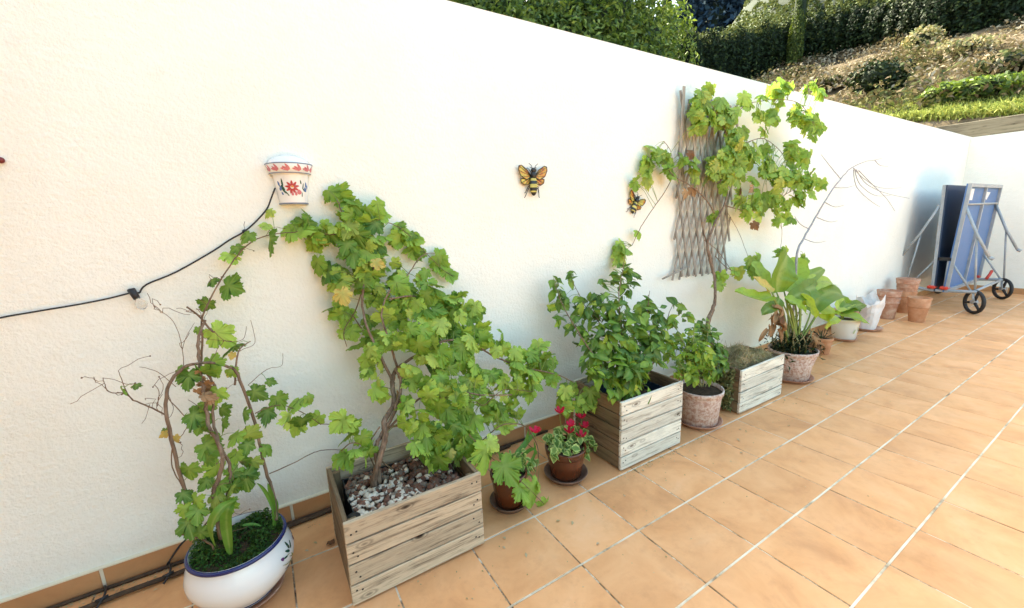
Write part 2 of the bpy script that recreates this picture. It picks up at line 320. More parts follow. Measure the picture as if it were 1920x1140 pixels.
# ---------------------------------------------------------------- leaf shapes (shared meshes)
def finish_leaf(name, V, F, vein, edge, m):
    me = bpy.data.meshes.new(name); me.from_pydata([tuple(v) for v in V], [], F); me.materials.append(m)
    for a, val in (('vein', vein), ('edge', edge)):
        at = me.attributes.new(a, 'FLOAT', 'POINT'); at.data.foreach_set('value', [float(x) for x in val])
    me.polygons.foreach_set('use_smooth', [True]*len(F)); me.update(); return me
HALF = [(.09,-.13,0),(.22,-.20,0),(.40,-.13,.55),(.44,.02,0),(.38,.10,0),(.50,.14,0),(.66,.34,.7),(.54,.44,0),(.50,.56,0),(.36,.50,0),(.25,.44,0),(.33,.60,0),(.29,.74,0),(.16,.82,0)]
def grape_mesh(i, m):
    R = random.Random(100+i); c = .13
    pts = [(0,-.02,.2)]+[(x, y, t) for x, y, t in HALF]+[(0,1.0,.8)]+[(-x, y, t) for x, y, t in HALF[::-1]]
    q_ = []
    for k in range(len(pts)):
        a, b_ = pts[k], pts[(k+1) % len(pts)]; q_.append(a); L = math.hypot(a[0]-b_[0], a[1]-b_[1])
        if L > .11 and 0 < k < len(pts)-1:
            dx, dy = (b_[0]-a[0])/L, (b_[1]-a[1])/L; o_ = -1 if dx*(a[1]-.3)-dy*a[0] > 0 else 1
            q_.append((a[0]+dx*L*.42+dy*o_*.045, a[1]+dy*L*.42-dx*o_*.045, .15)); q_.append((a[0]+dx*L*.62-dy*o_*.012, a[1]+dy*L*.62+dx*o_*.012, 0))
    pts = q_
    sx = R.uniform(.76, 1.06); cup = R.uniform(.06, .32)+(.45 if i % 3 == 2 else 0); fold = R.uniform(-.15, .3); wav = R.uniform(.03, .085); ph = R.uniform(0, 6)
    V = []; ve = []; ed = []
    def z(x, y): return -cup*(x*x+(y-.25)**2)*1.1-fold*abs(x)+wav*math.sin(5.2*x+ph)*math.cos(4.5*y+ph)
    V.append((0, c, z(0, c)+.02)); ve.append(.9); ed.append(0)
    for x, y, t in pts:
        x = x*sx*(1+R.uniform(-.07, .07)); y = y*(1+R.uniform(-.05, .05))
        V.append((x, y, z(x, y)+(.0 if t else .015))); ve.append(t); ed.append(1)
    n = len(pts)
    F = [(0, 1+k, 1+(k+1) % n) for k in range(n)]
    return finish_leaf('grape_leaf_shape', V, F, ve, ed, m)
def ovate_mesh(i, m, wide=.5, pts=5, tipw=0):
    R = random.Random(300+i); V = []; ve = []; ed = []; cup = R.uniform(.1, .4); fold = R.uniform(.06, .25)
    prof = [0.02, .62, 1.0, .85, .45, .0]; K = len(prof)
    for j, p in enumerate(prof):
        t = j/(K-1); zc = -cup*t*t*.6+.05*math.sin(t*5+i)
        w = p*wide*.5*R.uniform(.9, 1.1)
        for s_ in (-1, 0, 1):
            V.append((s_*w, t, zc+(fold*w*2*abs(s_)))); ve.append(1 if s_ == 0 else 0); ed.append(abs(s_))
    F = []
    for j in range(K-1):
        for q in (0, 1):
            a = j*3+q; F.append((a, a+1, a+4, a+3))
    return finish_leaf('ovate_leaf_shape', V, F, ve, ed, m)
def leafset(fn, m, n=10, **k): return [fn(i, m, **k) for i in range(n)]
L_GR = leafset(grape_mesh, GRAPE); L_GD = leafset(grape_mesh, GRAPED); L_GB = leafset(grape_mesh, GRAPEB); L_DRY = leafset(grape_mesh, DRYLF, 4); L_YE = leafset(grape_mesh, YELLF, 3)
L_SH = leafset(ovate_mesh, SHRUB, 6, wide=.52); L_S2 = leafset(ovate_mesh, SHRUB2, 6, wide=.56); L_VA = leafset(ovate_mesh, VARIEG, 5, wide=.85)
L_PE = leafset(ovate_mesh, PETAL, 3, wide=.8)
def leaf_matrix(p, nrm, tip, s):
    n = Vector(nrm).normalized(); t = Vector(tip); t = t-n*t.dot(n)
    if t.length < 1e-4: t = n.orthogonal()
    t.normalize(); x = t.cross(n)
    Mx = Matrix(((x.x, t.x, n.x), (x.y, t.y, n.y), (x.z, t.z, n.z))).to_4x4()
    return Matrix.Translation(p) @ Mx @ Matrix.Diagonal((s, s, s, 1))
def put_leaf(parent, mesh, p, nrm, tip, s, name='leaf', label=None):
    o = bpy.data.objects.new(name, mesh); COL.objects.link(o); o.parent = parent
    o.matrix_local = leaf_matrix(Vector(p)-org(parent), nrm, tip, s)
    if label: o['label'] = label
    return o
def joined_leaves(parent, items, m, name='leaves'):
    """the leaves past the limit, one stuff part"""
    V = []; F = []; rv = []; ve = []
    for mesh, p, nrm, tip, s in items:
        Mx = leaf_matrix(Vector(p), nrm, tip, s); b = len(V); q = rnd.random()
        V += [tuple(Mx @ v.co) for v in mesh.vertices]; F += [[b+i for i in f.vertices] for f in mesh.polygons]
        rv += [q]*len(mesh.vertices); ve += [d.value for d in mesh.attributes['vein'].data]
    off = org(parent); me = bpy.data.meshes.new(name); me.from_pydata([tuple(Vector(v)-off) for v in V], [], F); me.materials.append(m)
    for a, val in (('rnd', rv), ('vein', ve)):
        at = me.attributes.new(a, 'FLOAT', 'POINT'); at.data.foreach_set('value', val)
    me.polygons.foreach_set('use_smooth', [True]*len(F))
    o = bpy.data.objects.new(name, me); COL.objects.link(o); o.parent = parent; return tag(o, kind='stuff')
GRAPE_J = m_leaf('grape_leaf_joined', [(0,(.13,.24,.035)), (.3,(.24,.40,.055)), (.65,(.34,.52,.08)), (1,(.46,.60,.11))], .38, use='attr')
SHRUB_J = m_leaf('glossy_shrub_leaf_joined', [(0,(.03,.085,.012)), (.4,(.06,.15,.02)), (.7,(.11,.22,.026)), (1,(.24,.35,.04))], .22, .42, use='attr', spec=.3, vein=.12)

def grow(parent, stems, blobs, leafmeshes, size, gap=.62, fill=1.0, limit=300, jm=None, out=(-.15,-.75,.5), droop=1.0, petiole=.05, alt=None, rn=.55, stalk=STALK, seed=1, dens=1.0, ymax=-.02, stem_r=.0016):
    """leaves scattered through blobs (x,y,z,r), each on a stalk bent back to the nearest cane"""
    R = random.Random(seed); pts = []; cells = {}
    g = size*gap
    for (x, y, z, r) in blobs:
        n = max(1, int(dens*fill*1.5*(r/size)**2*3.0)+1)
        tries = n*6; got = 0
        while tries and got < n:
            tries -= 1
            d = Vector([R.gauss(0, 1) for _ in range(3)]).normalized()*(R.random()**.45)
            q = Vector((x+d.x*r, min(y+d.y*r*.55, ymax-size*.15), z+d.z*r))
            key = (int(q.x/g), int(q.y/g), int(q.z/g)); ok = True
            for a in (-1,0,1):
                for b in (-1,0,1):
                    for c in (-1,0,1):
                        for w in cells.get((key[0]+a, key[1]+b, key[2]+c), ()):
                            if (w-q).length < g*.8: ok = False
            if ok: cells.setdefault(key, []).append(q); pts.append((q, Vector((x, y, z)), r)); got += 1
    sp = [v for s in stems for v in s]; st = MB(); items = []
    campos = cam.matrix_world.translation
    for q, c, r in pts:
        s = size*R.choice((.5,.65,.8,.9,1,1.1,1.25)); od = (q-c)/max(r, .01)
        nrm = Vector(out)+Vector([R.gauss(0, rn) for _ in range(3)])+od*.35
        tip = Vector((R.gauss(0, .55), -.25, -.75*droop))+od*.7
        near = min(sp, key=lambda w: (w-q).length) if sp else q
        dd = near-q
        n = nrm.normalized(); t = (tip-n*tip.dot(n)).normalized()
        base = q-t*s*.45
        if dd.length > .012:
            a = base; b = near if dd.length < petiole*5 else base+dd.normalized()*petiole*1.6
            mid = a.lerp(b, .5)+Vector((0, 0, .12*(a-b).length)); st.tube([a, mid, b], [.0008, stem_r, stem_r*1.2], 3, caps=False)
        items.append((leafmeshes[R.randrange(len(leafmeshes))], base, nrm, tip, s))
    items.sort(key=lambda it: (it[1]-campos).length-it[4]*3)
    for k, it in enumerate(items[:limit]):
        mesh = it[0]
        if alt and R.random() < alt[1]: mesh = alt[0][R.randrange(len(alt[0]))]
        put_leaf(parent, mesh, it[1], it[2], it[3], it[4])
    if len(items) > limit: joined_leaves(parent, items[limit:], jm)
    if st.v: st.build('leaf_stalks', stalk, parent, kind='stuff')
    LOG.append((parent['label'][:30], len(items)))
    return len(items)

# ================================================================ THE TERRACE FLOOR
XG, YG, TS, GR = 1.6707, -.959, .33, .0082; GX = .0058
YEND = -6.5; XL, XR = -3.6, 9.55
floor = MB(); floor.box((XL-.4, YEND, -.25), (XR, 0.0, -.0022))
terrace = floor.build('terrace_floor', GROUT); terrace['kind'] = 'structure'
tile_meshes = {}
def tile_mesh(w, h, key):
    if key in tile_meshes: return tile_meshes[key]
    b = MB(); b.bbox((-w/2, -h/2, -.010), (w/2, h/2, 0), .0018); me = bpy.data.meshes.new('tile')
    me.from_pydata([tuple(v) for v in b.v], [], b.f); me.materials.append(TILE); tile_meshes[key] = me; return me
rows = [(-.299+GR/2, -.012)]
y = -.299
while y > YEND+.3: rows.append((y-TS+GR/2, y-GR/2)); y -= TS
k0 = math.floor((XL-XG)/TS); k1 = math.floor((XR-XG)/TS)
tiles = []
for (a, b) in rows:
    for k in range(k0, k1+1):
        x0 = XG+k*TS+GX/2; x1 = min(XG+(k+1)*TS-GX/2, XR-.012)
        if x1-x0 < .03: continue
        tiles.append((x0, x1, a, b))
cl = cam.matrix_world.translation
inv = cam.matrix_world.inverted()
def in_view(p):
    q = inv @ Vector(p); return q.z < -.05 and abs(q.x/-q.z) < 1.40 and abs(q.y/-q.z) < .86
tiles.sort(key=lambda t: (0 if in_view(((t[0]+t[1])/2, (t[2]+t[3])/2, 0)) else 1, (Vector(((t[0]+t[1])/2, (t[2]+t[3])/2, 0))-cl).length))
GROUTL = m_noise('clean_pale_grout', [(.32,(.20,.13,.075)), (.40,(.52,.42,.29)), (.50,(.72,.62,.47)), (.7,(.80,.71,.56))], 5, .9, .3, .002)
gb = MB()
for (a, b) in rows[:-1]:
    gb.box((XL, a-GR*.999, -.009), (XR-.013, a-.00001, -.0012))
gb.build('grout_line', GROUTL, terrace, kind='stuff')
tb = MB()
for i, (x0, x1, a, b) in enumerate(tiles):
    if i < 296:
        o = bpy.data.objects.new('tile', tile_mesh(x1-x0, b-a, (round(x1-x0, 4), round(b-a, 4)))); COL.objects.link(o); o.parent = terrace
        o.location = ((x0+x1)/2, (a+b)/2, rnd.uniform(-.0008, .0008)); o.rotation_euler = (rnd.uniform(-.0018,.0018), rnd.uniform(-.0018,.0018), 0)
    else: tb.box((x0, a, -.010), (x1, b, 0))
tb.build('tiles', TILE, terrace, kind='stuff')

# ================================================================ WALLS
WH = 2.3985
wall = thing('garden_wall', 'long white stucco wall running the length of the terrace behind the planters', 'wall', (3.2, 0, 0))
b = MB(); nx, nz = 70, 12
for i in range(nx+1):
    for j in range(nz+1):
        x = -4+(XR+4)*i/nx; zz = WH*j/nz
        b.v.append(Vector((x, 0.004*math.sin(x*1.7+zz*2.1)*math.sin(zz*2.7+x*.6) if 0 < j < nz and x < XR-.1 else 0, zz)))
for i in range(nx):
    for j in range(nz):
        q = i*(nz+1)+j; b.f.append([q, q+nz+1, q+nz+2, q+1]); b.m.append(0); b.sm.append(True)
b.box((-4, .012, 0), (XR+.25, .25, WH-.001)); 
b.box((-4, 0.0005, WH-.0005), (XR+.25, .25, WH+.012))
b.build('stucco_face', STUCCO, wall)
endw = thing('garden_wall', 'short white stucco end wall behind the folded table tennis table', 'wall', (XR, -2.5, 0))
b = MB(); b.box((XR, YEND, -.2), (XR+.25, -.0005, WH)); b.build('stucco_face', STUCCO, endw)
SKH = .088
b = MB()
xs = -.943
sk = []
k = math.floor((-3.9-xs)/TS)
while xs+k*TS < XR-.03:
    x0 = xs+k*TS+.006; x1 = min(xs+(k+1)*TS-.006, XR-.012); sk.append((x0, x1)); k += 1
skm = MB(); skm.bbox((-.159, -.011, 0), (.159, 0, SKH), .0025); skme = bpy.data.meshes.new('skirting_tile')
skme.from_pydata([tuple(v) for v in skm.v], [], skm.f); skme.materials.append(SKIRT)
for x0, x1 in sk:
    o = bpy.data.objects.new('skirting_tile', skme); COL.objects.link(o); o.parent = wall
    o.location = (Vector(((x0+x1)/2, rnd.uniform(-.0045,-.003), 0))-ORG[wall.name]); o.scale.x = (x1-x0)/.318
yy = -.03
while yy > -4.5:
    o = bpy.data.objects.new('skirting_tile', skme); COL.objects.link(o); o.parent = endw
    o.location = Vector((XR-.0035, yy-.165, 0))-ORG[endw.name]; o.rotation_euler = (0, 0, -math.pi/2); yy -= TS
b = MB(); b.box((-4, -.0095, .0), (XR-.001, -.002, SKH-.002)); b.box((-4, -.017, SKH), (XR-.001, .006, SKH+.006)); b.build('skirting_joint', JOINT, wall)
b = MB(); b.box((XR-.0095, -4.6, 0), (XR-.002, -.012, SKH-.002)); b.box((XR-.014, -4.6, SKH), (XR+.001, -.018, SKH+.005)); b.build('skirting_joint', JOINT, endw)
# unseen block and roof added on the left so light falls from the right
hs = thing('added_shade_wing', 'plastered wing of the house closing the left end of the terrace', 'light blocker', (-4.2, -3, 0))
b = MB(); b.box((-5.2, -7.5, -.2), (-3.62, -.001, 4.2)); b.build('wall', STUCCO, hs)
b = MB(); b.box((-3.61, -6.4, 2.62), (-.75, -1.5, 2.70)); b.build('added_shade_roof', WOODY, hs)  # added roof that blocks the sky over the left side
for yy in (-1.6, -6.3):
    b = MB(); b.bbox((-.90, yy-.06, 0), (-.78, yy+.06, 2.62), .008); b.build('added_roof_post', WOODZ, hs)
b = MB(); b.box((-3.60, -5.6, .0), (-3.56, -.9, 2.5)); b.build('added_dark_panel', WOODY, hs)  # added dark panel that keeps bounce light off the left
# timber sleepers that hold the slope behind the end wall
def timber(lo, hi, lab):
    t = MB(); t.bbox(lo, hi, .012, jit=.002); o = t.build('timber_sleeper', TIMBER); tag(o, lab, 'timber', 'timber sleepers along the foot of the slope'); return o
timber((9.84, -1.45, 2.40), (9.99, .62, 2.68), 'weathered grey timber sleeper above the white corner of the two walls')
timber((9.845, -3.9, 2.40), (9.99, -1.46, 2.67), 'weathered grey timber sleeper above the end wall towards the right edge')

# ================================================================ THE HILL BEHIND
def G(x, y): return min(2.65+.36*(x-9.8)+.12*y, 11.)
def Gn(x, y):
    g = G(x, y)
    # the slope is cut off at the walls: beyond the wall the ground stays just under the coping
    return g
V = []; F = []; xs_ = sorted(set(list(np.linspace(-30, 9.9, 30))+list(np.linspace(10, 34, 40))+list(np.linspace(36, 400, 25))))
ys_ = sorted(set(list(np.linspace(-60, -4, 12))+list(np.linspace(-3.9, 14, 36))+list(np.linspace(15, 400, 25))))
for x in xs_:
    for y in ys_:
        z = max(-.3, Gn(x, y))
        if x > 10.1 and z < 10.9: z += .10*math.sin(x*1.9+y*.7)+.07*math.sin(y*2.3-x*.8)
        if x < 9.95 and y < .7 : z = -.35
        V.append((x, y, z))
ny = len(ys_)
for i in range(len(xs_)-1):
    for j in range(ny-1): F.append((i*ny+j, (i+1)*ny+j, (i+1)*ny+j+1, i*ny+j+1))
me = bpy.data.meshes.new('hillside'); me.from_pydata(V, [], F); me.materials.append(EARTH); me.polygons.foreach_set('use_smooth', [True]*len(F))
hill = bpy.data.objects.new('hillside', me); COL.objects.link(hill); hill['kind'] = 'structure'

def shell_points(n, c, r, inner=.75, lump=.12, seed=0):
    d = unit(npr.normal(size=(n, 3))); k = npr.uniform(inner, 1.0, n)
    l = 1+lump*(np.sin(d[:,0]*5+seed)+np.sin(d[:,1]*7+seed*2)+np.sin(d[:,2]*6+seed*3))
    return np.array(c)+d*np.array(r)*(k*l)[:, None], d
def bush(name, label, cat, base, lobes, n, size, m, group=None, trunk_r=.12, aspect=.5):
    t = thing(name, label, cat, base, group); PP = []; DD = []; vol = sum(r[0]*r[2]+r[1]*r[2] for c, r in lobes)
    for i, (c, r) in enumerate(lobes):
        p, d = shell_points(int(n*(r[0]*r[2]+r[1]*r[2])/vol), c, r, .58, .10, i*1.7); PP.append(p); DD.append(d)
    P_ = np.concatenate(PP); D_ = np.concatenate(DD)
    keep = P_[:, 2] > base[2]-.1
    leaf_cloud('crown', P_[keep], size, m, t, normal=D_[keep]*.9+np.array([0,0,.3]), spread=.7, aspect=aspect)
    b = MB()
    for i, (c, r) in enumerate(lobes):
        b.ball(c, [q*.58 for q in r], 0, 14, 9)  # near-black core colour stands for the shade inside the leaves
        b.tube([base, Vector(base).lerp(Vector(c), .5)+Vector((.1,0,0)), c], [trunk_r, trunk_r*.7, trunk_r*.3], 7, 1)
    b.build('trunk_and_branches', [mat('shaded_foliage_core', (.012,.020,.007), .95), BARK], t)
    return t
# large bushes directly behind the long wall
bush('bush', 'tall sunlit green bush behind the wall, at the top edge above the bee ornament', 'bush', (5.0, 3.7, .9),
     [((4.6,3.9,3.3),(1.9,1.3,2.0)), ((5.9,4.1,2.9),(1.4,1.2,1.9)), ((6.6,4.2,4.3),(1.1,1.1,1.3)), ((5.2,4.2,4.9),(1.7,1.2,1.4))], 44000, .105, BUSHLF, aspect=.40)
bush('bush', 'green bush showing over the wall left of the tall bush, at the top edge', 'bush', (2.4, 3.9, .4),
     [((2.3,3.9,3.0),(1.7,1.2,2.0)), ((3.2,4.3,4.6),(1.3,1.1,1.3))], 20000, .105, BUSHLF, aspect=.40)
# the dark hedge: a thick mass following a curved line
HC = [(12.2,10.6,3.1),(14.5,9.7,2.7),(17.,8.9,2.15),(19.8,7.8,1.75),(20.9,6.4,1.6),(20.6,4.7,1.5),(19.9,3.2,2.0),(20.2,1.2,2.9),(20.6,-1.2,3.2),(21,-4,3.2)]
hp = smooth_path([(a, b_, c) for a, b_, c in HC], 8)
hpa = np.array([tuple(q) for q in hp])
def rise(x, y, dp):
    return np.maximum(0, dp-.3)*.34*np.clip((np.degrees(np.arctan2(x+.26, y+2.04))-57)/7, -.5, 1)
def hedge_pts(n, depth0, depth1, face):
    i = npr.uniform(0, len(hpa)-1.001, n); k = i.astype(int); f = (i-k)[:, None]; q = hpa[k]*(1-f)+hpa[k+1]*f
    tg = unit(hpa[k+1][:, :2]-hpa[k][:, :2]); nb = np.stack([-tg[:, 1], tg[:, 0]], 1); nb = nb*np.sign((nb*(q[:, :2]-np.array([-.3,-2]))).sum(1))[:, None]
    dp = npr.uniform(depth0, depth1, n)
    lump = .22*np.sin(i*1.9)+.16*np.sin(i*4.3+2)+.10*np.sin(i*9.1)
    x = q[:, 0]+nb[:, 0]*dp; y = q[:, 1]+nb[:, 1]*dp
    g = np.minimum(2.65+.36*(x-9.8)+.12*y, 30)
    if face:
        h = q[:, 2]*(1+lump*.25); t = npr.uniform(0, 1, n)**.8; z = g+h*t; bulge = .35*np.sin(t*math.pi)+lump*.6
        x = x-nb[:, 0]*bulge; y = y-nb[:, 1]*bulge; nrm = np.stack([-nb[:, 0], -nb[:, 1], np.full(n, .25)], 1)
    else:
        z = g+q[:, 2]*(1+lump*.25)+.12*np.sin(x*2.1)+.12*np.sin(y*3.1)+npr.normal(0, .07, n)+rise(x, y, dp); nrm = np.tile([0, 0, 1.], (n, 1))
    return np.stack([x, y, z], 1), nrm
hedge = thing('hedge', 'long dark hedge across the hillside behind the cypress', 'hedge', (20., 4., G(20,4)))
P1, N1 = hedge_pts(34000, -.1, .5, True); leaf_cloud('hedge_face', P1, .13, HEDGELF, hedge, normal=N1, spread=.5)  # face leaves coloured near black as the shaded side, top leaves paler
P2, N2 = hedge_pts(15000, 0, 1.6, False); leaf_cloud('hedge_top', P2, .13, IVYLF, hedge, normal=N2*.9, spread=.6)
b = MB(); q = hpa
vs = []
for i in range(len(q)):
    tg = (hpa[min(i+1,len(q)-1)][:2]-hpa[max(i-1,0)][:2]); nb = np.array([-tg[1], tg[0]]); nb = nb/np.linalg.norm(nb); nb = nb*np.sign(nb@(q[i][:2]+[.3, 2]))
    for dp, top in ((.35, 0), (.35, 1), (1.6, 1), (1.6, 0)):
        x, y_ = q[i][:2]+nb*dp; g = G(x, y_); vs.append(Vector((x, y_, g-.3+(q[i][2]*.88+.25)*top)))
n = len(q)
b.add(vs, [(i*4+k, i*4+(k+1)%4, (i+1)*4+(k+1)%4, (i+1)*4+k) for i in range(n-1) for k in range(4)]); b.build('hedge_core', bpy.data.materials['shaded_foliage_core'], hedge)
# the sunlit shrub mass uphill of the hedge
P3, N3 = hedge_pts(60000, 1.6, 17, False)
leaf_cloud('bank_shrubs', P3, .2, IVYLF, None, 'stuff', normal=N3*.8, spread=.65, rndv=np.clip(npr.uniform(0,1,len(P3))*.7+.3*np.sin(P3[:,0]*1.1)*np.sin(P3[:,1]*1.7), 0, 1))
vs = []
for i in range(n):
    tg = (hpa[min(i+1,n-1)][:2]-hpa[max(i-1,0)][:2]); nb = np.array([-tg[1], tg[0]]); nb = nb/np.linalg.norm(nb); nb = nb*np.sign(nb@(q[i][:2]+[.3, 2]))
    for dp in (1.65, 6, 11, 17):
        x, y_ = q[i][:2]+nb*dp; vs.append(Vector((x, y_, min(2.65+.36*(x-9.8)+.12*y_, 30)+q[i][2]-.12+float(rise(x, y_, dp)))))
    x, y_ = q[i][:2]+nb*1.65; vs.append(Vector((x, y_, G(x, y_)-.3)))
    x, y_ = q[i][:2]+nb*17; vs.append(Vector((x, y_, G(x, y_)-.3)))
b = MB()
b.add(vs, [(i*6+a, i*6+c, (i+1)*6+c, (i+1)*6+a) for i in range(n-1) for a, c in ((4,0),(0,1),(1,2),(2,3),(3,5))]); o = b.build('upper_bank', bpy.data.materials['shaded_foliage_core']); o['kind'] = 'structure'
# cypress
cb = (19.383,7.424,6.988)
cyp = thing('cypress_tree', 'slim dark green cypress standing in front of the hedge', 'tree', (cb[0], cb[1], G(cb[0], cb[1])))
n = 9000; t = npr.uniform(0, 1, n); rad = .24*np.sin(np.clip(t*.96+.10, 0, 1)**.55*math.pi)**.8*(1-.45*t)+.03; a = npr.uniform(0, 2*math.pi, n)
k = npr.uniform(.75, 1.05, n)*(1+.18*np.sin(a*3+t*9))
P4 = np.stack([cb[0]+rad*k*np.cos(a)+.18*(t-.5), cb[1]+rad*k*np.sin(a), G(cb[0], cb[1])+.25+t*4.6], 1)
leaf_cloud('crown', P4, .10, CYPLF, cyp, normal=np.stack([np.cos(a), np.sin(a), np.full(n, .3)], 1), spread=.5, up=2.5, aspect=.35)
b = MB(); b.tube([(cb[0]-.09, cb[1], G(cb[0], cb[1])-.1), (cb[0]-.03, cb[1], G(cb[0], cb[1])+1.6), (cb[0]+.09, cb[1], G(cb[0], cb[1])+4.6)], [.07, .06, .01], 8); b.build('trunk', BARK, cyp)
b = MB(); b.ball((cb[0], cb[1], G(cb[0], cb[1])+2.3), (.2,.2,1.9)); b.build('inner_crown', bpy.data.materials['shaded_foliage_core'], cyp)
# dark conifers far behind, distance haze painted into their leaf blue
for i in range(11):
    az = math.radians(51+i*1.25+rnd.uniform(-.4,.4)); d = 62+rnd.uniform(0, 14); x, y = -.26+d*math.sin(az), -2.04+d*math.cos(az); g = 10.9; h = rnd.uniform(20, 26) if i < 9 else rnd.uniform(17, 18.5)
    t_ = thing('conifer_tree', ('tall dark blue conifer far away in the gap above the hedge' if i < 9 else 'shorter dark blue conifer far away behind the sunlit bank'), 'tree', (x, y, g), 'far conifers above the hedge')
    n = 2600; t = npr.uniform(0, 1, n)**1.3; rad = (h*.26)*(1-t)**.8*(1+.25*np.sin(t*60)); a = npr.uniform(0, 6.28, n)
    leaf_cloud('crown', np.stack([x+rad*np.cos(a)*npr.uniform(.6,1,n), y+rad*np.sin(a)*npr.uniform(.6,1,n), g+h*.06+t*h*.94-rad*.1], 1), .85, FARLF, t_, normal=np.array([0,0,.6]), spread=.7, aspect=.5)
    b = MB(); b.tube([(x,y,g-.2),(x,y,g+h*.9)], [.28,.05], 7); b.build('trunk', BARK, t_)
    b = MB(); b.lathe([(h*.15, h*.08), (h*.09, h*.5), (.05, h*.92)], (x,y,g), 10); b.build('inner_crown', bpy.data.materials['shaded_foliage_core'], t_)
# plants that cover the slope
def slope_scatter(n, az0, az1, d0, d1):
    az = np.radians(npr.uniform(az0, az1, n)); d = np.sqrt(npr.uniform(d0*d0, d1*d1, n)); x = -.26+d*np.sin(az); y = -2.04+d*np.cos(az)
    return x, y
def gz(x, y): return 2.65+.36*(x-9.8)+.12*y
x, y = slope_scatter(52000, 55, 86, 11, 23); z = gz(x, y)
pat = np.sin(x*1.3+.7*np.sin(y*1.9))+np.sin(y*1.7-x*.6)+.6*np.sin(x*3.1+y*2.3)
keep = (x > 10.15) & (npr.uniform(-1.4, 3.0, len(x)) < pat+.5)
x, y, z, pat = x[keep], y[keep], z[keep], pat[keep]
far = (x-10)/9
rv = np.clip(.62+.26*far+.20*npr.normal(size=len(x))-.15*pat+.18*(npr.uniform(size=len(x)) < .18), 0, 1)
leaf_cloud('slope_ground_cover', np.stack([x, y, z+np.abs(npr.normal(0, .10, len(x)))*(1.2+.5*pat)+.04], 1), .12, COVERLF, None, 'stuff', normal=np.array([0,-.1,.9]), spread=.75, rndv=rv, aspect=.5)
x, y = slope_scatter(26000, 68, 86, 10.1, 12.2); keep = (x > 10.0); x, y = x[keep], y[keep]
leaf_cloud('slope_grass', np.stack([x, y, gz(x, y)+npr.uniform(0, .14, len(x))], 1), .13, GRASSLF, None, 'stuff', normal=np.array([0,-.2,.3]), spread=.8, aspect=.16, up=3)
for i, (p, h, w_, lab, m_) in enumerate([
        ((12.397,2.265,3.852), .75, .55, 'round dark green shrub on the slope above the corner of the walls', HEDGELF),
        ((11.0,0.241,3.104), .42, .5, 'low dark leafy shrub on the slope just above the timber sleepers', BUSHLF),
        ((11.029,0.691,3.169), .38, .4, 'small leafy shrub left of the low dark shrub on the slope', BUSHLF),
        ((12.742,0.286,3.74), .5, .6, 'light green leafy shrub on the slope near the right edge', COVERLF),
        ((14.496,4.084,4.826), .25, .45, 'low dull green shrub on the slope just above the yellowish vine tip', COVERLF),
        ((17.659,3.07,5.846), .75, .45, 'withered pinkish brown shrub in front of the dark hedge', DRYGR),
        ((17.342,6.238,6.112), .3, .5, 'small brownish shrub at the foot of the cypress', COVERLF),
        ((16.08,1.807,5.125), .4, .7, 'pale dry shrub high on the slope towards the right', DRYGR)]):
    bush('slope_shrub', lab, 'shrub', (p[0], p[1], G(p[0], p[1])), [((p[0], p[1], G(p[0], p[1])+h*.55), (w_, w_, h*.6)), ((p[0]+w_*.7, p[1]-.1, G(p[0], p[1])+h*.45), (w_*.6, w_*.6, h*.45))], 1500, .11, m_, None, .03)

# ================================================================ PIPE, CABLE
b = MB(); b.tube(smooth_path([(-1.9,-.125,.014),(-.97,-.107,.014),(-.66,-.098,.013),(-.40,-.07,.012),(-.13,-.05,.013),(.3,-.06,.012),(.9,-.05,.012)], 5, .002), .0095, 8)
b.tube(smooth_path([(-1.9,-.030,.008),(-1.1,-.027,.008),(-.66,-.030,.008),(-.28,-.030,.008),(.6,-.03,.008),(1.2,-.03,.008)], 4, .001), .0075, 6)  # dark tube drawn as the shadow line at the skirting base
tag(b.build('irrigation_pipe_and_shadow_line', PIPE), 'thin brown irrigation pipes lying along the foot of the wall at the left', 'pipe')
for x, lab_ in ((-.93, 'dark pipe clip left of the joint near the bottom left corner'), (-.735, 'dark pipe clip and thin tube just left of the white bowl')):
    b = MB(); b.tube(smooth_path([(x-.012,-.02,.015),(x,-.05,.028),(x+.008,-.10,.03),(x-.01,-.135,.012)], 4), .004, 6); b.tube([(x-.015,-.112,.026),(x+.02,-.104,.027)], .006, 6)
    if x > -.8: b.tube(smooth_path([(-.747,-.035,.022),(-.70,-.018,.075),(-.665,-.014,.10)], 4), .004, 6)
    tag(b.build('pipe_clip', CABLE), lab_, 'clip')
cab = smooth_path([(-1.088,-0.012,1.087),(-1.015,-0.012,1.104),(-0.921,-0.012,1.114),(-0.82,-0.012,1.124),(-0.741,-0.012,1.135),(-0.68,-0.012,1.148)], 4)
cab2 = smooth_path([(-0.655,-0.012,1.145),(-0.63,-0.012,1.174),(-0.537,-0.012,1.212),(-0.408,-0.012,1.285),(-0.35,-0.012,1.324),(-0.294,-0.012,1.356),(-0.248,-0.012,1.395),(-0.203,-0.015,1.444),(-0.183,-0.017,1.484),(-0.162,-0.02,1.529)], 4)
ca = thing('light_cable', 'black string light cable drooping along the white wall to the wall pot', 'cable', cab[-1])
b = MB(); b.tube(cab, .0032, 6); b.tube(cab2, .0032, 6); b.tube([cab[-1], cab2[0]], .0036, 6); b.build('cable', CABLE, ca)
p0 = Vector((-0.676,-0.016,1.16)); p1 = Vector((-0.662,-0.03,1.126)); p2 = Vector((-0.651,-0.038,1.101))
b = MB(); b.tube([p0, p1], [.0125, .0105], 12); b.tube([p0+Vector((0,0,.004)), p0], [.006,.0125], 12); b.build('bulb_socket', CABLE, ca)
GLASS = mat('clear_bulb_glass', (.9,.88,.82), .05); GLASS.node_tree.nodes['Principled BSDF'].inputs['Transmission Weight'].default_value = .85
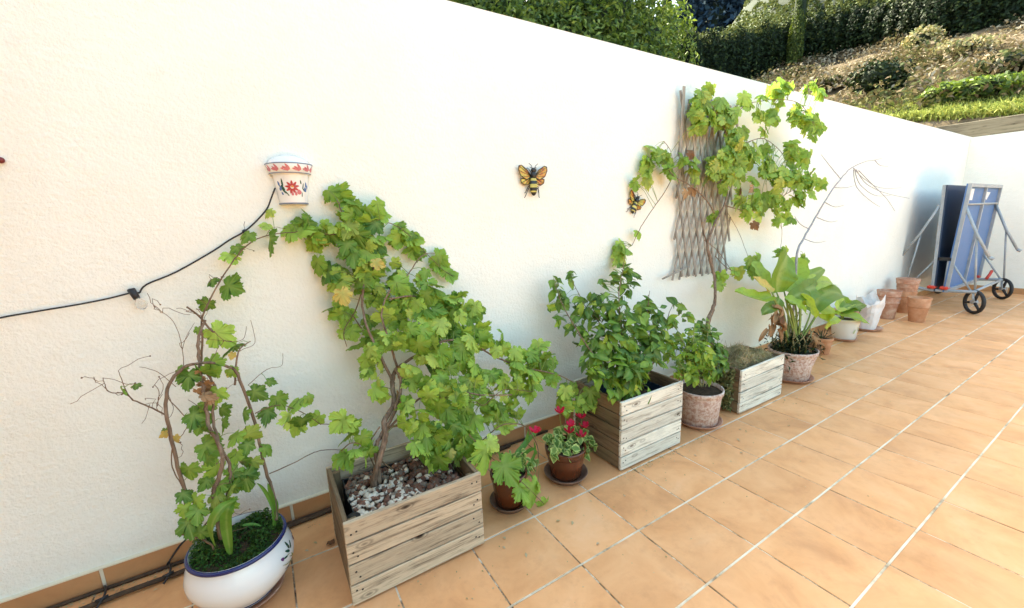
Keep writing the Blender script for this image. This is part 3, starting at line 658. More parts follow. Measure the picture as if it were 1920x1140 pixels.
b = MB(); d = (p2-p1).normalized(); b.tube([p1, p1+d*.008, p1+d*.018, p1+d*.030, p1+d*.040, p1+d*.045], [.008,.011,.0165,.0175,.012,.003], 14); b.build('bulb', GLASS, ca)
b = MB(); b.ball((-0.294,-0.014,1.356), .0085); b.build('cable_knot', CABLE, ca)

# ================================================================ WALL POT
wc = Vector((-.098, 0, 0))
wp = thing('wall_pot', 'white half-round ceramic wall pot painted with a red flower', 'wall planter', (wc.x, 0, 1.46))
def halfl(prof, mi=0, seg=28):
    b = MB(); b.lathe(prof, (wc.x, -.002, 0), seg, mi, True, math.pi, 2*math.pi); return b
body = [(.001,1.4595),(.050,1.4595),(.0535,1.462),(.0545,1.470),(.058,1.50),(.063,1.54),(.0675,1.578),(.070,1.585)]
halfl(body).build('bowl', CERAM, wp)
halfl([(.0725,1.583),(.078,1.585),(.084,1.605),(.0895,1.622),(.088,1.6235),(.080,1.6235)]).build('rim', CERAM, wp)
halfl([(.084,1.6225),(.076,1.638),(.060,1.650),(.036,1.659),(.001,1.662)]).build('lid', CERAM, wp)
b = halfl([(.0543,1.4605),(.0560,1.4615),(.0567,1.466),(.0550,1.4675)]); b.lathe([(.0785,1.584),(.0800,1.5845),(.0803,1.587),(.0790,1.5875)], (wc.x,-.002,0), 28, 0, True, math.pi, 2*math.pi)
b.lathe([(.0890,1.6205),(.0905,1.6215),(.0903,1.6245),(.0885,1.6248)], (wc.x,-.002,0), 28, 0, True, math.pi, 2*math.pi); b.build('painted_band', GREYB, wp)
def rad_at(prof, z):
    zs = [p[1] for p in prof]; rs = [p[0] for p in prof]; return float(np.interp(z, zs, rs))
def petals(name, list_, m, parent, prof, c, off=.0009, full=True):
    """flat brush strokes following a turned surface: (angle, z, len, width, tilt)"""
    b = MB()
    for (a, z, L, w, t) in list_:
        vs = []
        ring = 10
        r0 = rad_at(prof, z)
        for k in range(ring):
            q = 2*math.pi*k/ring; u_, v_ = math.cos(q)*w/2*(1-.35*math.sin(q)), math.sin(q)*L/2
            du = u_*math.cos(t)-v_*math.sin(t); dv = u_*math.sin(t)+v_*math.cos(t)
            zz = z+dv; rr_ = rad_at(prof, zz)+off; aa = a+du/r0
            vs.append(Vector((c[0]+rr_*math.cos(aa), c[1]+rr_*math.sin(aa), c[2]+zz)))
        b.add(vs, [tuple(range(ring))])
    return b.build(name, m, parent)
bp = body[2:]; A0 = -math.pi/2-.06; cc = (wc.x, -.002, 0)
petals('painted_flower', [(A0+.27*math.cos(q), 1.529+.0165*math.sin(q), .022, .0095, q-math.pi/2) for q in [k*2*math.pi/9+.2 for k in range(9)]], REDG, wp, bp, cc)
petals('painted_flower', [(A0+.42, 1.510, .021, .018, .3), (A0+.20, 1.504, .018, .009, 0), (A0-.02, 1.504, .018, .009, 0)], PINKG, wp, bp, cc, .0012)
petals('painted_flower_centre', [(A0+.02, 1.532, .008, .011, 0)], ORANGEG, wp, bp, cc, .0016)
petals('painted_leaves', [(A0-.58,1.548,.034,.008,0),(A0-.60,1.526,.028,.012,.4),(A0-.36,1.504,.026,.004,.55),(A0-.5,1.51,.02,.006,.9),(A0+.55,1.55,.018,.006,.2),(A0+.72,1.535,.026,.005,-.15),(A0+.62,1.50,.022,.004,-.1),(A0+.75,1.52,.02,.006,.7),(A0-.80,1.535,.02,.005,.5)], GREENG, wp, bp, cc, .0008)
petals('painted_leaves', [(A0-.85,1.545,.02,.010,.2),(A0-.76,1.525,.02,.012,-.3),(A0-.7,1.505,.014,.007,.4),(A0+.98,1.54,.022,.011,.1),(A0+.90,1.52,.02,.014,.3),(A0+1.1,1.53,.018,.008,-.2)], BLUEG, wp, bp, cc, .0010)
rp = [(.078,1.585),(.084,1.605),(.0895,1.622)]
petals('painted_leaves', [(A0+o, 1.6035+dz, .028, .0105, tl) for s in (-1.2,-.72,-.2,.32,.82,1.25) for o, dz, tl in ((s, -.002, .9), (s+.10, .004, .55), (s-.06, -.004, 1.4))], PINKG, wp, rp, cc)

# ================================================================ BEES
def bee(c, s, rot, label):
    t = thing('bee_ornament', label, 'wall ornament', c); Rm = Matrix.Rotation(rot, 3, 'Y'); c = Vector(c)
    def q(x, y, z): return c+Rm @ (Vector((x, y, z))*s)
    b = MB(); b.ball(q(0,-.12,-.18), (.135*s,.08*s,.30*s), 0, 16, 18, Rm)
    # alternate bands on the abdomen
    b.m = [(1 if (i//16) in (4,5,8,9,12) else 0) for i in range(len(b.f))]
    b.build('abdomen', [BLACKG, YELG], t)
    b = MB(); b.ball(q(0,-.13,.14), (.10*s,.08*s,.12*s)); b.ball(q(0,-.13,.285), (.085*s,.07*s,.075*s)); b.build('head', BLACKG, t)
    for sg in (-1, 1):
        for (pts, nm) in (([(.06,.10),(.22,.30),(.42,.42),(.52,.40),(.53,.27),(.44,.10),(.24,0)], 'wing'), ([(.06,.06),(.28,.06),(.44,.02),(.42,-.09),(.30,-.16),(.12,-.12)], 'wing')):
            b = MB(); n = len(pts); dy = -.09 if pts[1][1] > .2 else -.06
            b.add([q(sg*x, dy-.05*x, z) for x, z in pts]+[q(sg*x, dy-.05*x+.03, z) for x, z in pts], [tuple(range(n)), tuple(range(n, 2*n))[::-1]]+[(k, (k+1)%n, n+(k+1)%n, n+k) for k in range(n)])
            for k in range(n): b.tube([q(sg*pts[k][0], dy-.05*pts[k][0]-.004, pts[k][1]), q(sg*pts[(k+1)%n][0], dy-.05*pts[(k+1)%n][0]-.004, pts[(k+1)%n][1])], .012*s, 5, 1)
            for k in range(2, n-1): b.tube([q(sg*pts[0][0], dy-.01, pts[0][1]), q(sg*pts[k][0], dy-.05*pts[k][0]-.006, pts[k][1])], .008*s, 4, 1)
            b.build(nm, [WINGG, BLACKG], t)
        b = MB(); b.tube([q(sg*.04,-.13,.34), q(sg*.08,-.14,.42), q(sg*.17,-.14,.48)], .009*s, 5); b.tube([q(sg*.04,-.13,.34), q(sg*.12,-.12,.38)], .009*s, 5); b.build('antenna', BLACKG, t)
        for (x, z) in ((.24,-.36),(.26,-.50),(.16,.36)):
            b = MB(); b.tube([q(sg*.06,-.10,(-.12 if z < 0 else .2)), q(sg*x*.8,-.10,z*.7+.04), q(sg*x,-.03,z), q(sg*(x+.03),-.02,z-.03)], [.014*s,.013*s,.010*s,.012*s], 5); b.build('leg', BLACKG, t)
    return t
bee((1.14,0.0,1.587), .185, 0, 'yellow and black bee ornament fixed alone in the middle of the wall')
bee((1.989,0.0,1.448), .155, math.radians(26), 'tilted bee ornament on the wall just left of the trellis, under the vine')
b = MB(); lb = (-0.919,-0.012,1.607)
b.ball(lb, (.010,.009,.010), 0, 12, 8); b.tube([(lb[0]-.075, -.004, lb[2]+.014), (lb[0]-.03,-.012,lb[2]+.004), lb], [.004,.009,.007], 8); tag(b.build('wall_ornament', mat('dark_red_enamel', (.16,.012,.012), .3)), 'small dark red ornament on the wall at the left edge', 'wall ornament')

# ================================================================ TRELLIS
tr = thing('trellis', 'grey wooden diamond lattice trellis hanging on the wall behind the vine', 'trellis', (2.37, 0, .88))
x0, x1, z0, z1 = 2.40, 3.10, .885, 2.17; sl = math.tan(math.radians(15.5)); pitch = .083
for fam, sg, yb in ((0, 1, -.028), (1, -1, -.038)):
    k = -8
    while k < 16:
        # x = xk + sg*sl*(z-z0)
        xk = x0+k*pitch+(0 if sg > 0 else .0)
        if sg < 0: xk = x0+k*pitch+.02
        zs = []
        za, zb = z0, z1
        if sg > 0: zl = z0+(x0-xk)/sl; zh = z0+(x1-xk)/sl
        else: zl = z0+(xk-x1)/sl; zh = z0+(xk-x0)/sl
        za = max(za, zl); zb = min(zb, zh); k += 1
        if zb-za < .14: continue
        za += rnd.uniform(-.015,.01); zb += rnd.uniform(-.01,.03)
        if k % 5 == 0: zb += .04
        p = Vector((xk+sg*sl*(za-z0), yb, za)); q = Vector((xk+sg*sl*(zb-z0), yb, zb)); L = (q-p).length; m_ = (p+q)/2
        b = MB(); b.bbox((m_.x-.0098, yb-.0035, m_.z-L/2), (m_.x+.0098, yb+.0035, m_.z+L/2), .001, rot=Matrix.Rotation(sg*math.atan(sl), 3, 'Y')); b.build('slat', LATH, tr)
b = MB(); b.bbox((2.395,-.052,1.60), (2.417,-.0425,2.235), .001, rot=Matrix.Rotation(math.radians(1), 3, 'Y')); b.build('slat', LATH, tr)
b = MB(); b.tube([(2.256,-0.05,0.903), (2.542,-0.055,0.969)], .007, 6); b.build('slat', LATH, tr)

# ================================================================ PLANTER BOXES
def planter(x0, x1, yf, yb, h, n, woodx, woody, liner, label, fill_z, tilt=0, name='planter_box', slack=0):
    t = thing(name, label, 'planter', ((x0+x1)/2, (yf+yb)/2, 0)); T = .017; g = .0055; ph = h/n; Rz = Matrix.Rotation(0, 3, 'Z')
    for i in range(n):
        za = .006+i*ph+g/2; zb = .006+(i+1)*ph-g/2; tw = Matrix.Rotation(rnd.uniform(-.004,.004)-slack*(i%2)*.012, 3, 'Y')
        b = MB(); b.bbox((x0-rnd.uniform(0,.004), yf, za), (x1+rnd.uniform(0,.004), yf+T, zb), .0022, rot=tw); b.build('plank', woodx, t)
        b = MB(); b.bbox((x0, yb-T, za), (x1, yb, zb), .0022); b.build('plank', woodx, t)
        for xs0 in (x0+.001, x1-T-.001):
            b = MB(); b.bbox((xs0, yf+T+.001, za+rnd.uniform(-.001,.001)), (xs0+T, yb-T-.001, zb), .0022); b.build('plank', woody, t)  # sides use the wood tone darkened for shade
    for (px, py) in ((x0+T+.002, yf+T+.002), (x1-T-.032, yf+T+.002), (x0+T+.002, yb-T-.032), (x1-T-.032, yb-T-.032)):
        b = MB(); b.bbox((px, py, .008), (px+.030, py+.030, h-.012), .002); b.build('corner_post', WOODZ, t)
    b = MB()
    for i in range(n):
        for xx in (x0+.02, x0+.035, x1-.022, x1-.04):
            zz = .006+(i+.5)*ph+rnd.uniform(-.22,.22)*ph; b.ball((xx+rnd.uniform(-.004,.004), yf-.0005, zz), (.0040,.0015,.0040), 0, 6, 4)
    b.build('nail_heads', NAIL, t, kind='stuff')
    xa, xb, ya, yb2 = x0+T+.006, x1-T-.006, yf+T+.006, yb-T-.006; zi = h-.02
    b = MB(); c4 = [(xa,ya),(xb,ya),(xb,yb2),(xa,yb2)]
    inn = [(xa+.034,ya+.034),(xb-.034,ya+.034),(xb-.034,yb2-.034),(xa+.034,yb2-.034)]
    vs = [Vector((*c, zi-.03)) for c in inn]+[Vector((c[0], c[1], fill_z-.03)) for c in inn]+[Vector((c[0]+(.006 if c[0] < (xa+xb)/2 else -.006)*-1, c[1]+(-.006 if c[1] < (ya+yb2)/2 else .006), zi-.03)) for c in inn]+[Vector((c[0]+(.006 if c[0] < (xa+xb)/2 else -.006)*-1, c[1]+(-.006 if c[1] < (ya+yb2)/2 else .006), .02)) for c in inn]
    fs = []
    for k in range(4):
        j = (k+1)%4; fs += [(k,j,4+j,4+k),(8+k,12+k,12+j,8+j),(k,8+k,8+j,j)]
    b.add(vs, fs+[(4,5,6,7)]); b.build('liner', liner, t)
    b = MB(); gx, gy = 22, 16; vs = []
    for i in range(gx+1):
        for j in range(gy+1): vs.append(Vector((xa+.036+(xb-xa-.072)*i/gx, ya+.036+(yb2-ya-.072)*j/gy, fill_z-.01+rnd.uniform(-.006,.006)+.012*math.sin(i*.5)*math.sin(j*.6))))
    b.add(vs, [(i*(gy+1)+j, (i+1)*(gy+1)+j, (i+1)*(gy+1)+j+1, i*(gy+1)+j+1) for i in range(gx) for j in range(gy)], 0, True); b.build('soil', SOIL, t)
    return t, (xa+.036, xb-.036, ya+.036, yb2-.036)
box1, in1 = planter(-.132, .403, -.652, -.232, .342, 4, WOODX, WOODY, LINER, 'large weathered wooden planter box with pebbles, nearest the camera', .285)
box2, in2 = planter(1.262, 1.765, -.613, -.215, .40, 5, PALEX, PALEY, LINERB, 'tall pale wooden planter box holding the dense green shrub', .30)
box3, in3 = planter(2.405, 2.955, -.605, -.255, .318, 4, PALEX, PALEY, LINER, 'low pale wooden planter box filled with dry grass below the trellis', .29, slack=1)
# pebbles in the first box
def pebbles(inn, z, n):
    b = MB()
    for i in range(n):
        x = rnd.uniform(inn[0], inn[1]); y = rnd.uniform(inn[2], inn[3]); s = rnd.uniform(.008,.017); w = rnd.random()
        Rm = Euler((rnd.uniform(-.5,.5), rnd.uniform(-.5,.5), rnd.uniform(0,6))).to_matrix()
        pale = w < (.52 if x < .14 and y < -.42 else .12)
        bm = bmesh.new(); bmesh.ops.create_icosphere(bm, subdivisions=1, radius=1)
        vs = [Rm @ Vector((v.co.x*s*rnd.uniform(1.0,1.3), v.co.y*s*rnd.uniform(.75,1.05), v.co.z*s*.65))+Vector((x,y,z+rnd.uniform(-.004,.008))) for v in bm.verts]
        b.add(vs, [[v.index for v in f.verts] for f in bm.faces], 0 if pale else (1 if rnd.random() < .6 else 2), True); bm.free()
    o = b.build('pebbles', [m_noise('pale_pebble', [(.3,(.46,.38,.28)), (.7,(.76,.68,.55))], 30, .8), m_noise('reddish_pebble', [(.3,(.08,.035,.022)), (.7,(.24,.12,.075))], 30, .8), m_noise('grey_pebble', [(.3,(.09,.065,.045)), (.7,(.26,.21,.16))], 30, .8)])
    o['kind'] = 'stuff'; o['label'] = 'pale and reddish pebbles covering the soil of the large planter'
pebbles(in1, .288, 620)
b = MB(); b.tube([(-.09,-.60,.285),(-.09,-.60,.327)], .024, 14); tag(b.build('pipe_stub', mat('black_plastic', (.012,.012,.012), .5)), 'short black pipe end in the front left corner of the large planter', 'pipe')

# ================================================================ POTS
def saucer(c, r, m, label, h=.028):
    b = MB(); b.lathe([(.001,.0),(r*.82,.0),(r*.98,h*.85),(r,h),(r*.955,h),(r*.80,.008),(.001,.008)], (c[0], c[1], .002), 44); o = b.build('saucer', m); return tag(o, label, 'saucer')
def pot(name, c, r_top, r_bot, h, m, label, z=.012, rim=.2, rimo=.008, soil=True, group=None, prof=None, cat='plant pot', jit=0, mats=None, rings=0):
    t = thing(name, label, cat, (c[0], c[1], z), group); T = .009
    rr1 = r_bot+(r_top-rimo-r_bot)*(1-rim); b = MB()
    outer = prof or [(.001,0),(r_bot*.95,0),(r_bot,.004),(rr1, h*(1-rim)-.003)]
    b.lathe(outer, (c[0], c[1], z), 44); b.build('pot_body', m, t)
    if not prof:
        rimp = [(rr1-.001, h*(1-rim)-.004),(rr1+rimo, h*(1-rim)), (r_top-.001, h-.006),(r_top-.003, h),(r_top-T, h),(r_top-T-.003, h*.8),(r_bot*.9, .02)]
        if rings: rimp = [(rr1-.001, h*(1-rim)-.004),(rr1+rimo, h*(1-rim)),(rr1+rimo, h*(1-rim)+.012),(rr1+rimo-.003, h*(1-rim)+.016)]+rimp[2:]
        b = MB(); b.lathe(rimp, (c[0], c[1], z), 44); b.build('rim', m, t)
    if soil:
        b = MB(); b.lathe([(.001,h-.022),(r_top*.5,h-.016),(r_top-T-.001,h-.024)], (c[0], c[1], z), 24, jit=.04); b.build('soil', SOIL, t)
    return t
# white bowl with blue rim
bc = (-.463, -.352)
bowlp = [(.001,0),(.092,0),(.100,.004),(.100,.010),(.125,.035),(.158,.075),(.173,.110),(.175,.135),(.168,.165),(.157,.190),(.152,.205)]
bw = thing('ceramic_bowl_pot', 'round white ceramic bowl planter with navy blue rim and painted leaves', 'plant pot', (bc[0], bc[1], .014))
b = MB(); b.lathe(bowlp+[], (bc[0], bc[1], .014), 64); b.build('pot_body', CERAM, bw)
b = MB(); b.lathe([(.1525,.205),(.1565,.207),(.1600,.212),(.1595,.218),(.155,.221),(.150,.220)], (bc[0], bc[1], .014), 64); b.build('rim', NAVY, bw)
b = MB(); b.lathe([(.150,.222),(.145,.20),(.13,.15)], (bc[0], bc[1], .014), 64); b.build('inner_wall', CERAM, bw)
b = MB(); b.lathe([(.001,.206),(.08,.204),(.146,.196)], (bc[0], bc[1], .014), 32, jit=.03); b.build('soil', SOIL, bw)
b = MB(); b.lathe([(.101,.007),(.1035,.009),(.1045,.013),(.1035,.0165)], (bc[0], bc[1], .014), 64); b.build('painted_band', NAVY, bw)
bq = [(.100,.010),(.125,.035),(.158,.075),(.173,.110),(.175,.135),(.168,.165),(.157,.190)]
cw = (bc[0], bc[1], .014); AB = -.52
petals('painted_leaves', [(AB+.10,.170,.034,.011,.1),(AB+.02,.155,.030,.010,.9),(AB+.20,.160,.030,.010,-.6),(AB-.10,.145,.026,.007,1.3),(AB+.75,.16,.05,.016,.3),(AB+.80,.13,.04,.014,.9),(AB+.62,.125,.03,.012,1.2)], GREENG, bw, bq, cw, .0012)
petals('painted_flower', [(AB-.18,.150,.018,.012,.9),(AB+.5,.15,.02,.018,0),(AB+.95,.10,.03,.02,.3)], mat('purple_painted_glaze', (.16,.05,.16), .25), bw, bq, cw, .0012)
petals('painted_leaves', [(AB-.05,.115,.07,.0045,1.15),(AB+.02,.108,.07,.0045,1.2),(AB+.12,.085,.035,.022,.8),(AB+.08,.13,.05,.012,.9),(AB+.9,.19,.02,.012,.2)], OLIVEG, bw, bq, cw, .0010)
petals('painted_band', [(AB-.02,.092,.055,.0035,1.1),(AB+.17,.072,.05,.0035,1.0),(AB+.25,.10,.045,.003,.8)], NAVY, bw, bq, cw, .0018)
saucer(bc, .128, TERRAP, 'terracotta saucer under the white bowl planter', .020)

pa = (.633, -.485)
saucer(pa, .098, DARKSAU, 'dark terracotta saucer under the small brown pot beside the large planter')
pot('terracotta_pot', pa, .092, .068, .165, GLAZE, 'shiny brown pot with strap leaves standing between the large planter and the flower pot', .012, .16, .004)
pb = (1.003, -.462)
saucer(pb, .118, DARKSAU, 'dark brown saucer under the pot of red flowers')
pot('terracotta_pot', pb, .112, .082, .165, GLAZE, 'glazed reddish brown pot holding the red cyclamen flowers', .012, .24, .005)
pc = (2.10, -.50)
saucer(pc, .150, TERRAP, 'pale terracotta saucer under the limed pink pot between two planter boxes')
pot('limed_pot', pc, .148, .118, .232, PINK, 'limed pinkish clay pot standing between the tall and the low planter box', .014, .12, .010)
pd = (3.37, -.475)
saucer(pd, .165, TERRAP, 'pale terracotta saucer under the pot of the broad-leaved plant')
pot('limed_pot', pd, .178, .128, .245, PINK, 'limed pink clay pot with wide rim holding the broad-leaved plant', .014, .14, .018)
pe = (4.26, -.34)
pot('terracotta_pot', pe, .088, .060, .165, TERRA, 'small orange terracotta pot half hidden right of the broad-leaved plant', .0, .2, .006)
pf = (4.93, -.27)
saucer(pf, .118, TERRAP, 'terracotta saucer under the white enamel-like pot')
t = pot('white_pot', pf, .135, .100, .225, mat('chipped_white_glaze', (.74,.71,.66), .3), 'white glazed pot with faint green painted motif further along the wall', .014, .1, .010)
petals('painted_leaves', [(-1.0,.10,.05,.02,.3),(-.85,.11,.05,.02,-.4),(-1.5,.12,.06,.02,.6),(-2.0,.1,.05,.02,-.3)], mat('faded_green_paint', (.42,.46,.26), .5), t, [(.1,0),(.127,.20)], (pf[0], pf[1], .014))
pg = (5.58, -.25)
saucer(pg, .15, TERRAP, 'terracotta saucer under the white paper sack')
pot('terracotta_pot', (5.27,-.15), .12, .09, .26, TERRAP, 'terracotta pot behind the white pot and left of the paper sack', 0, .2, .008, soil=True)
# creased sack standing in the saucer
t = thing('paper_sack', 'creased white sack standing open in a saucer between the pots', 'sack', (pg[0], pg[1], .02))
b = MB(); rings = 9; seg = 26; vs = []
for i in range(rings):
    f = i/(rings-1); z = .012+.34*f
    for k in range(seg):
        a = 2*math.pi*k/seg; rr_ = (.105+.055*f)*(1+.10*math.sin(a*2+1)+.09*rnd.uniform(-1,1)*f+.06*math.sin(a*5+f*3)); zz = z+(.05*math.sin(a*3+.5)+.03*math.sin(a*7) if f > .9 else 0)
        vs.append(Vector((pg[0]+rr_*math.cos(a)+.03*f, pg[1]+rr_*math.sin(a)*.85, zz)))
b.add(vs, [(i*seg+k, i*seg+(k+1)%seg, (i+1)*seg+(k+1)%seg, (i+1)*seg+k) for i in range(rings-1) for k in range(seg)]+[tuple(range(seg))[::-1]]); b.build('sack', PAPER, t)
# stacks of empty pots at the far end
def stack(c, specs, labels, lean=0):
    z = 0
    for (rt, rb, h, step, m_), lab in zip(specs, labels):
        t = pot('terracotta_pot', (c[0], c[1]), rt, rb, h, m_, lab, z, .26, .007, soil=False, group='empty terracotta pots stacked near the table', rings=1); z += step
stack((6.36,-.19), [(.118,.082,.27,.085,TERRAP), (.122,.085,.27,.07,TERRAP)], ['lower pot of the leftmost stack of two empty terracotta pots', 'upper pot of the leftmost stack of two empty terracotta pots'])
stack((6.90,-.21), [(.108,.080,.29,.12,TERRA), (.112,.082,.29,.09,TERRAP), (.122,.09,.24,.07,TERRAP)], ['bottom pot of the tallest stack of empty terracotta pots by the wall', 'middle pot of the tallest stack of empty terracotta pots by the wall', 'top pot of the tallest stack of empty terracotta pots by the wall'])
stack((6.42,-.46), [(.108,.072,.24,.055,TERRA), (.112,.074,.24,.05,TERRA)], ['lower pot of the orange stack standing nearest the table wheels', 'upper pot of the orange stack standing nearest the table wheels'])

# ================================================================ TABLE TENNIS TABLE
tt = thing('table_tennis_table', 'folded blue table tennis table on wheels in front of the end wall', 'table', (8.1, -.42, 0))
XA, XB = 7.33, 8.90
def board(yc, side, name):
    # the board leans slightly; side = -1 faces the terrace
    lean = Matrix.Rotation(side*math.radians(-2.0), 3, 'X')
    b = MB(); piv = Vector(((XA+XB)/2, yc, .25))
    b.box((XA, yc-.009, .25), (XB, yc+.009, 1.62), 0, lean, piv)
    b.m = [0]*6; b.m[2 if side < 0 else 3] = 0; o = b.build(name, TTBLUE if side < 0 else TTDARK, tt)
    yo = yc+side*.022
    for lo, hi in (((XA-.002, yo-.016, .248), (XA+.035, yo+.016, 1.622)), ((XB-.035, yo-.016, .248), (XB+.002, yo+.016, 1.622)), ((XA+.036, yo-.016, .248), (XB-.036, yo+.016, .29)), ((XA+.036, yo-.016, 1.58), (XB-.036, yo+.016, 1.622)), (((XA+XB)/2-.02, yo-.013, .291), ((XA+XB)/2+.02, yo+.013, 1.579))):
        b = MB(); b.box(lo, hi, 0, lean, piv); b.build('frame_rail', METAL, tt)
    return lean, piv
ln, pv = board(-.46, -1, 'table_board'); pv = Vector(pv); board(-.372, 1, 'table_board')
b = MB(); b.box((XA+.09,-.4715,1.42),(XA+.30,-.4695,1.56), 0, ln, pv); b.build('sticker', STICK, tt)
b = MB(); b.add([pv+ln @ (Vector(v)-pv) for v in ((XA+.85,-.4705,1.53),(XA+1.12,-.4705,1.52),(XA+1.0,-.4705,1.42),(XA+.86,-.4705,1.45))], [(0,1,2,3)]); b.build('sticker', STICK, tt)
def bars(name, segs, r=.014, m=METAL):
    for s in segs:
        b = MB(); b.tube(s, r, 10); b.build(name, m, tt)
for X, sgn in ((7.35, 1), (8.86, 1)):
    for ym, mir in ((-.40, 1), (-.40, -1)):
        Y = lambda y: ym+mir*(y-ym)
        bars('leg', [[(X, Y(-.51), 1.37), (X, Y(-.66), 1.0), (X, Y(-.80), .72)]], .016)
        b = MB(); b.tube([(X, Y(-.80), .72), (X, Y(-.835), .70)], .020, 10); b.build('foot', METAL, tt)
        bars('brace', [[(X+.02, Y(-.655), 1.02), (X+.02, Y(-.73), .29)], [(X+.01, Y(-.455), .69), (X+.01, Y(-.70), .285)]], .011)
    bars('upright', [[(X, -.455, .70), (X, -.455, .28)], [(X, -.345, .70), (X, -.345, .28)]], .013)
    b = MB(); b.box((X-.02,-.48,.66),(X+.02,-.32,.70)); b.build('hinge', TYRE, tt)
    b = MB(); b.tube(smooth_path([(X,-.05,.30),(X,-.2,.275),(X,-.40,.26),(X,-.6,.275),(X,-.76,.285)], 4), .020, 10); b.build('base_rail', METAL, tt)
    for yy in (-.335, -.455):
        b = MB(); b.bbox((X-.05, yy-.045, .285), (X+.06, yy+.035, .325), .01); b.build('latch', REDP, tt)
bars('crossbar', [[(7.34,-.525,1.37),(8.87,-.525,1.37)], [(7.34,-.275,1.37),(8.87,-.275,1.37)]], .014)
bars('crossbar', [[(7.35,-.72,.285),(8.86,-.72,.285)]], .015)
def wheel(c, r=.135):
    t_ = MB(); ct, sn = math.cos(.75), math.sin(.75); pts = [(c[0]+r*math.cos(a)*sn, c[1]+r*math.cos(a)*ct, c[2]+r*math.sin(a)) for a in [2*math.pi*k/32 for k in range(33)]]
    t_.tube(pts, .020, 8, caps=False); w = t_.build('wheel', TYRE, tt)
    for k in range(3):
        a = math.pi/2+k*2*math.pi/3+.3; s = MB(); s.tube([c, (c[0]+(r-.01)*math.cos(a)*sn, c[1]+(r-.01)*math.cos(a)*ct, c[2]+(r-.01)*math.sin(a))], [.018,.014], 7); s.build('spoke', TYRE, w)
    s = MB(); s.tube([(c[0]-.03*ct, c[1]+.03*sn, c[2]), (c[0]+.03*ct, c[1]-.03*sn, c[2])], .024, 12); s.build('hub', METAL, w)
    s = MB(); s.tube([(c[0]-.03, c[1], c[2]), (c[0]-.035, c[1]+.01, c[2]+.06), (c[0]-.01, c[1]+.02, .285)], .012, 8); s.build('fork', METAL, tt)
for X in (7.37, 8.84):
    for yy in (-.74, -.075): wheel((X, yy, .155))
b = MB(); b.tube([(8.75,-.58,.29),(8.80,-.60,.36),(8.86,-.60,.40)], .018, 8); b.build('latch_lever', REDP, tt)

# ================================================================ PLANTS
def canes(parent, lst, m=CANE, name='cane'):
    """lst: (points, radius spec, wobble)"""
    out = []
    for pts, rad, jit in lst:
        p = smooth_path(pts, 5, jit, 3); b = MB(); b.tube(p, rad, 7 if (rad if not isinstance(rad, list) else rad[0]) > .004 else 5); b.build(name, m, parent); out.append(p)
    return out

# ---- vine in the white bowl
v1 = thing('grape_vine', 'sparse trained vine with hooped canes growing in the white bowl planter', 'vine', (bc[0], bc[1], .21))
s1 = canes(v1, [
    ([(-0.605,-0.33,0.3),(-0.589,-0.33,0.454),(-0.593,-0.325,0.598),(-0.594,-0.308,0.769),(-0.575,-0.29,0.855),(-0.531,-0.272,0.898),(-0.47,-0.27,0.905),(-0.403,-0.271,0.873),(-0.377,-0.277,0.819),(-0.352,-0.288,0.627),(-0.346,-0.305,0.477),(-0.333,-0.318,0.352),(-0.336,-0.33,0.243)], [.0062,.0058,.005,.0055,.0065], .0018),
    ([(-0.507,-0.38,0.278),(-0.502,-0.38,0.449),(-0.46,-0.369,0.573),(-0.487,-0.323,0.684),(-0.488,-0.289,0.783),(-0.487,-0.266,0.886),(-0.482,-0.234,0.976),(-0.455,-0.2,1.044)], [.008,.0065,.006,.004], .003),
    ([(-0.488,-0.36,0.243),(-0.471,-0.36,0.423),(-0.446,-0.36,0.521),(-0.468,-0.33,0.619),(-0.475,-0.3,0.712),(-0.454,-0.28,0.801),(-0.472,-0.26,0.861)], [.006,.005,.004], .003),
    ([(-0.397,-0.26,0.797),(-0.369,-0.26,0.92),(-0.327,-0.22,0.944)], [.004,.002], .001)], BARK)
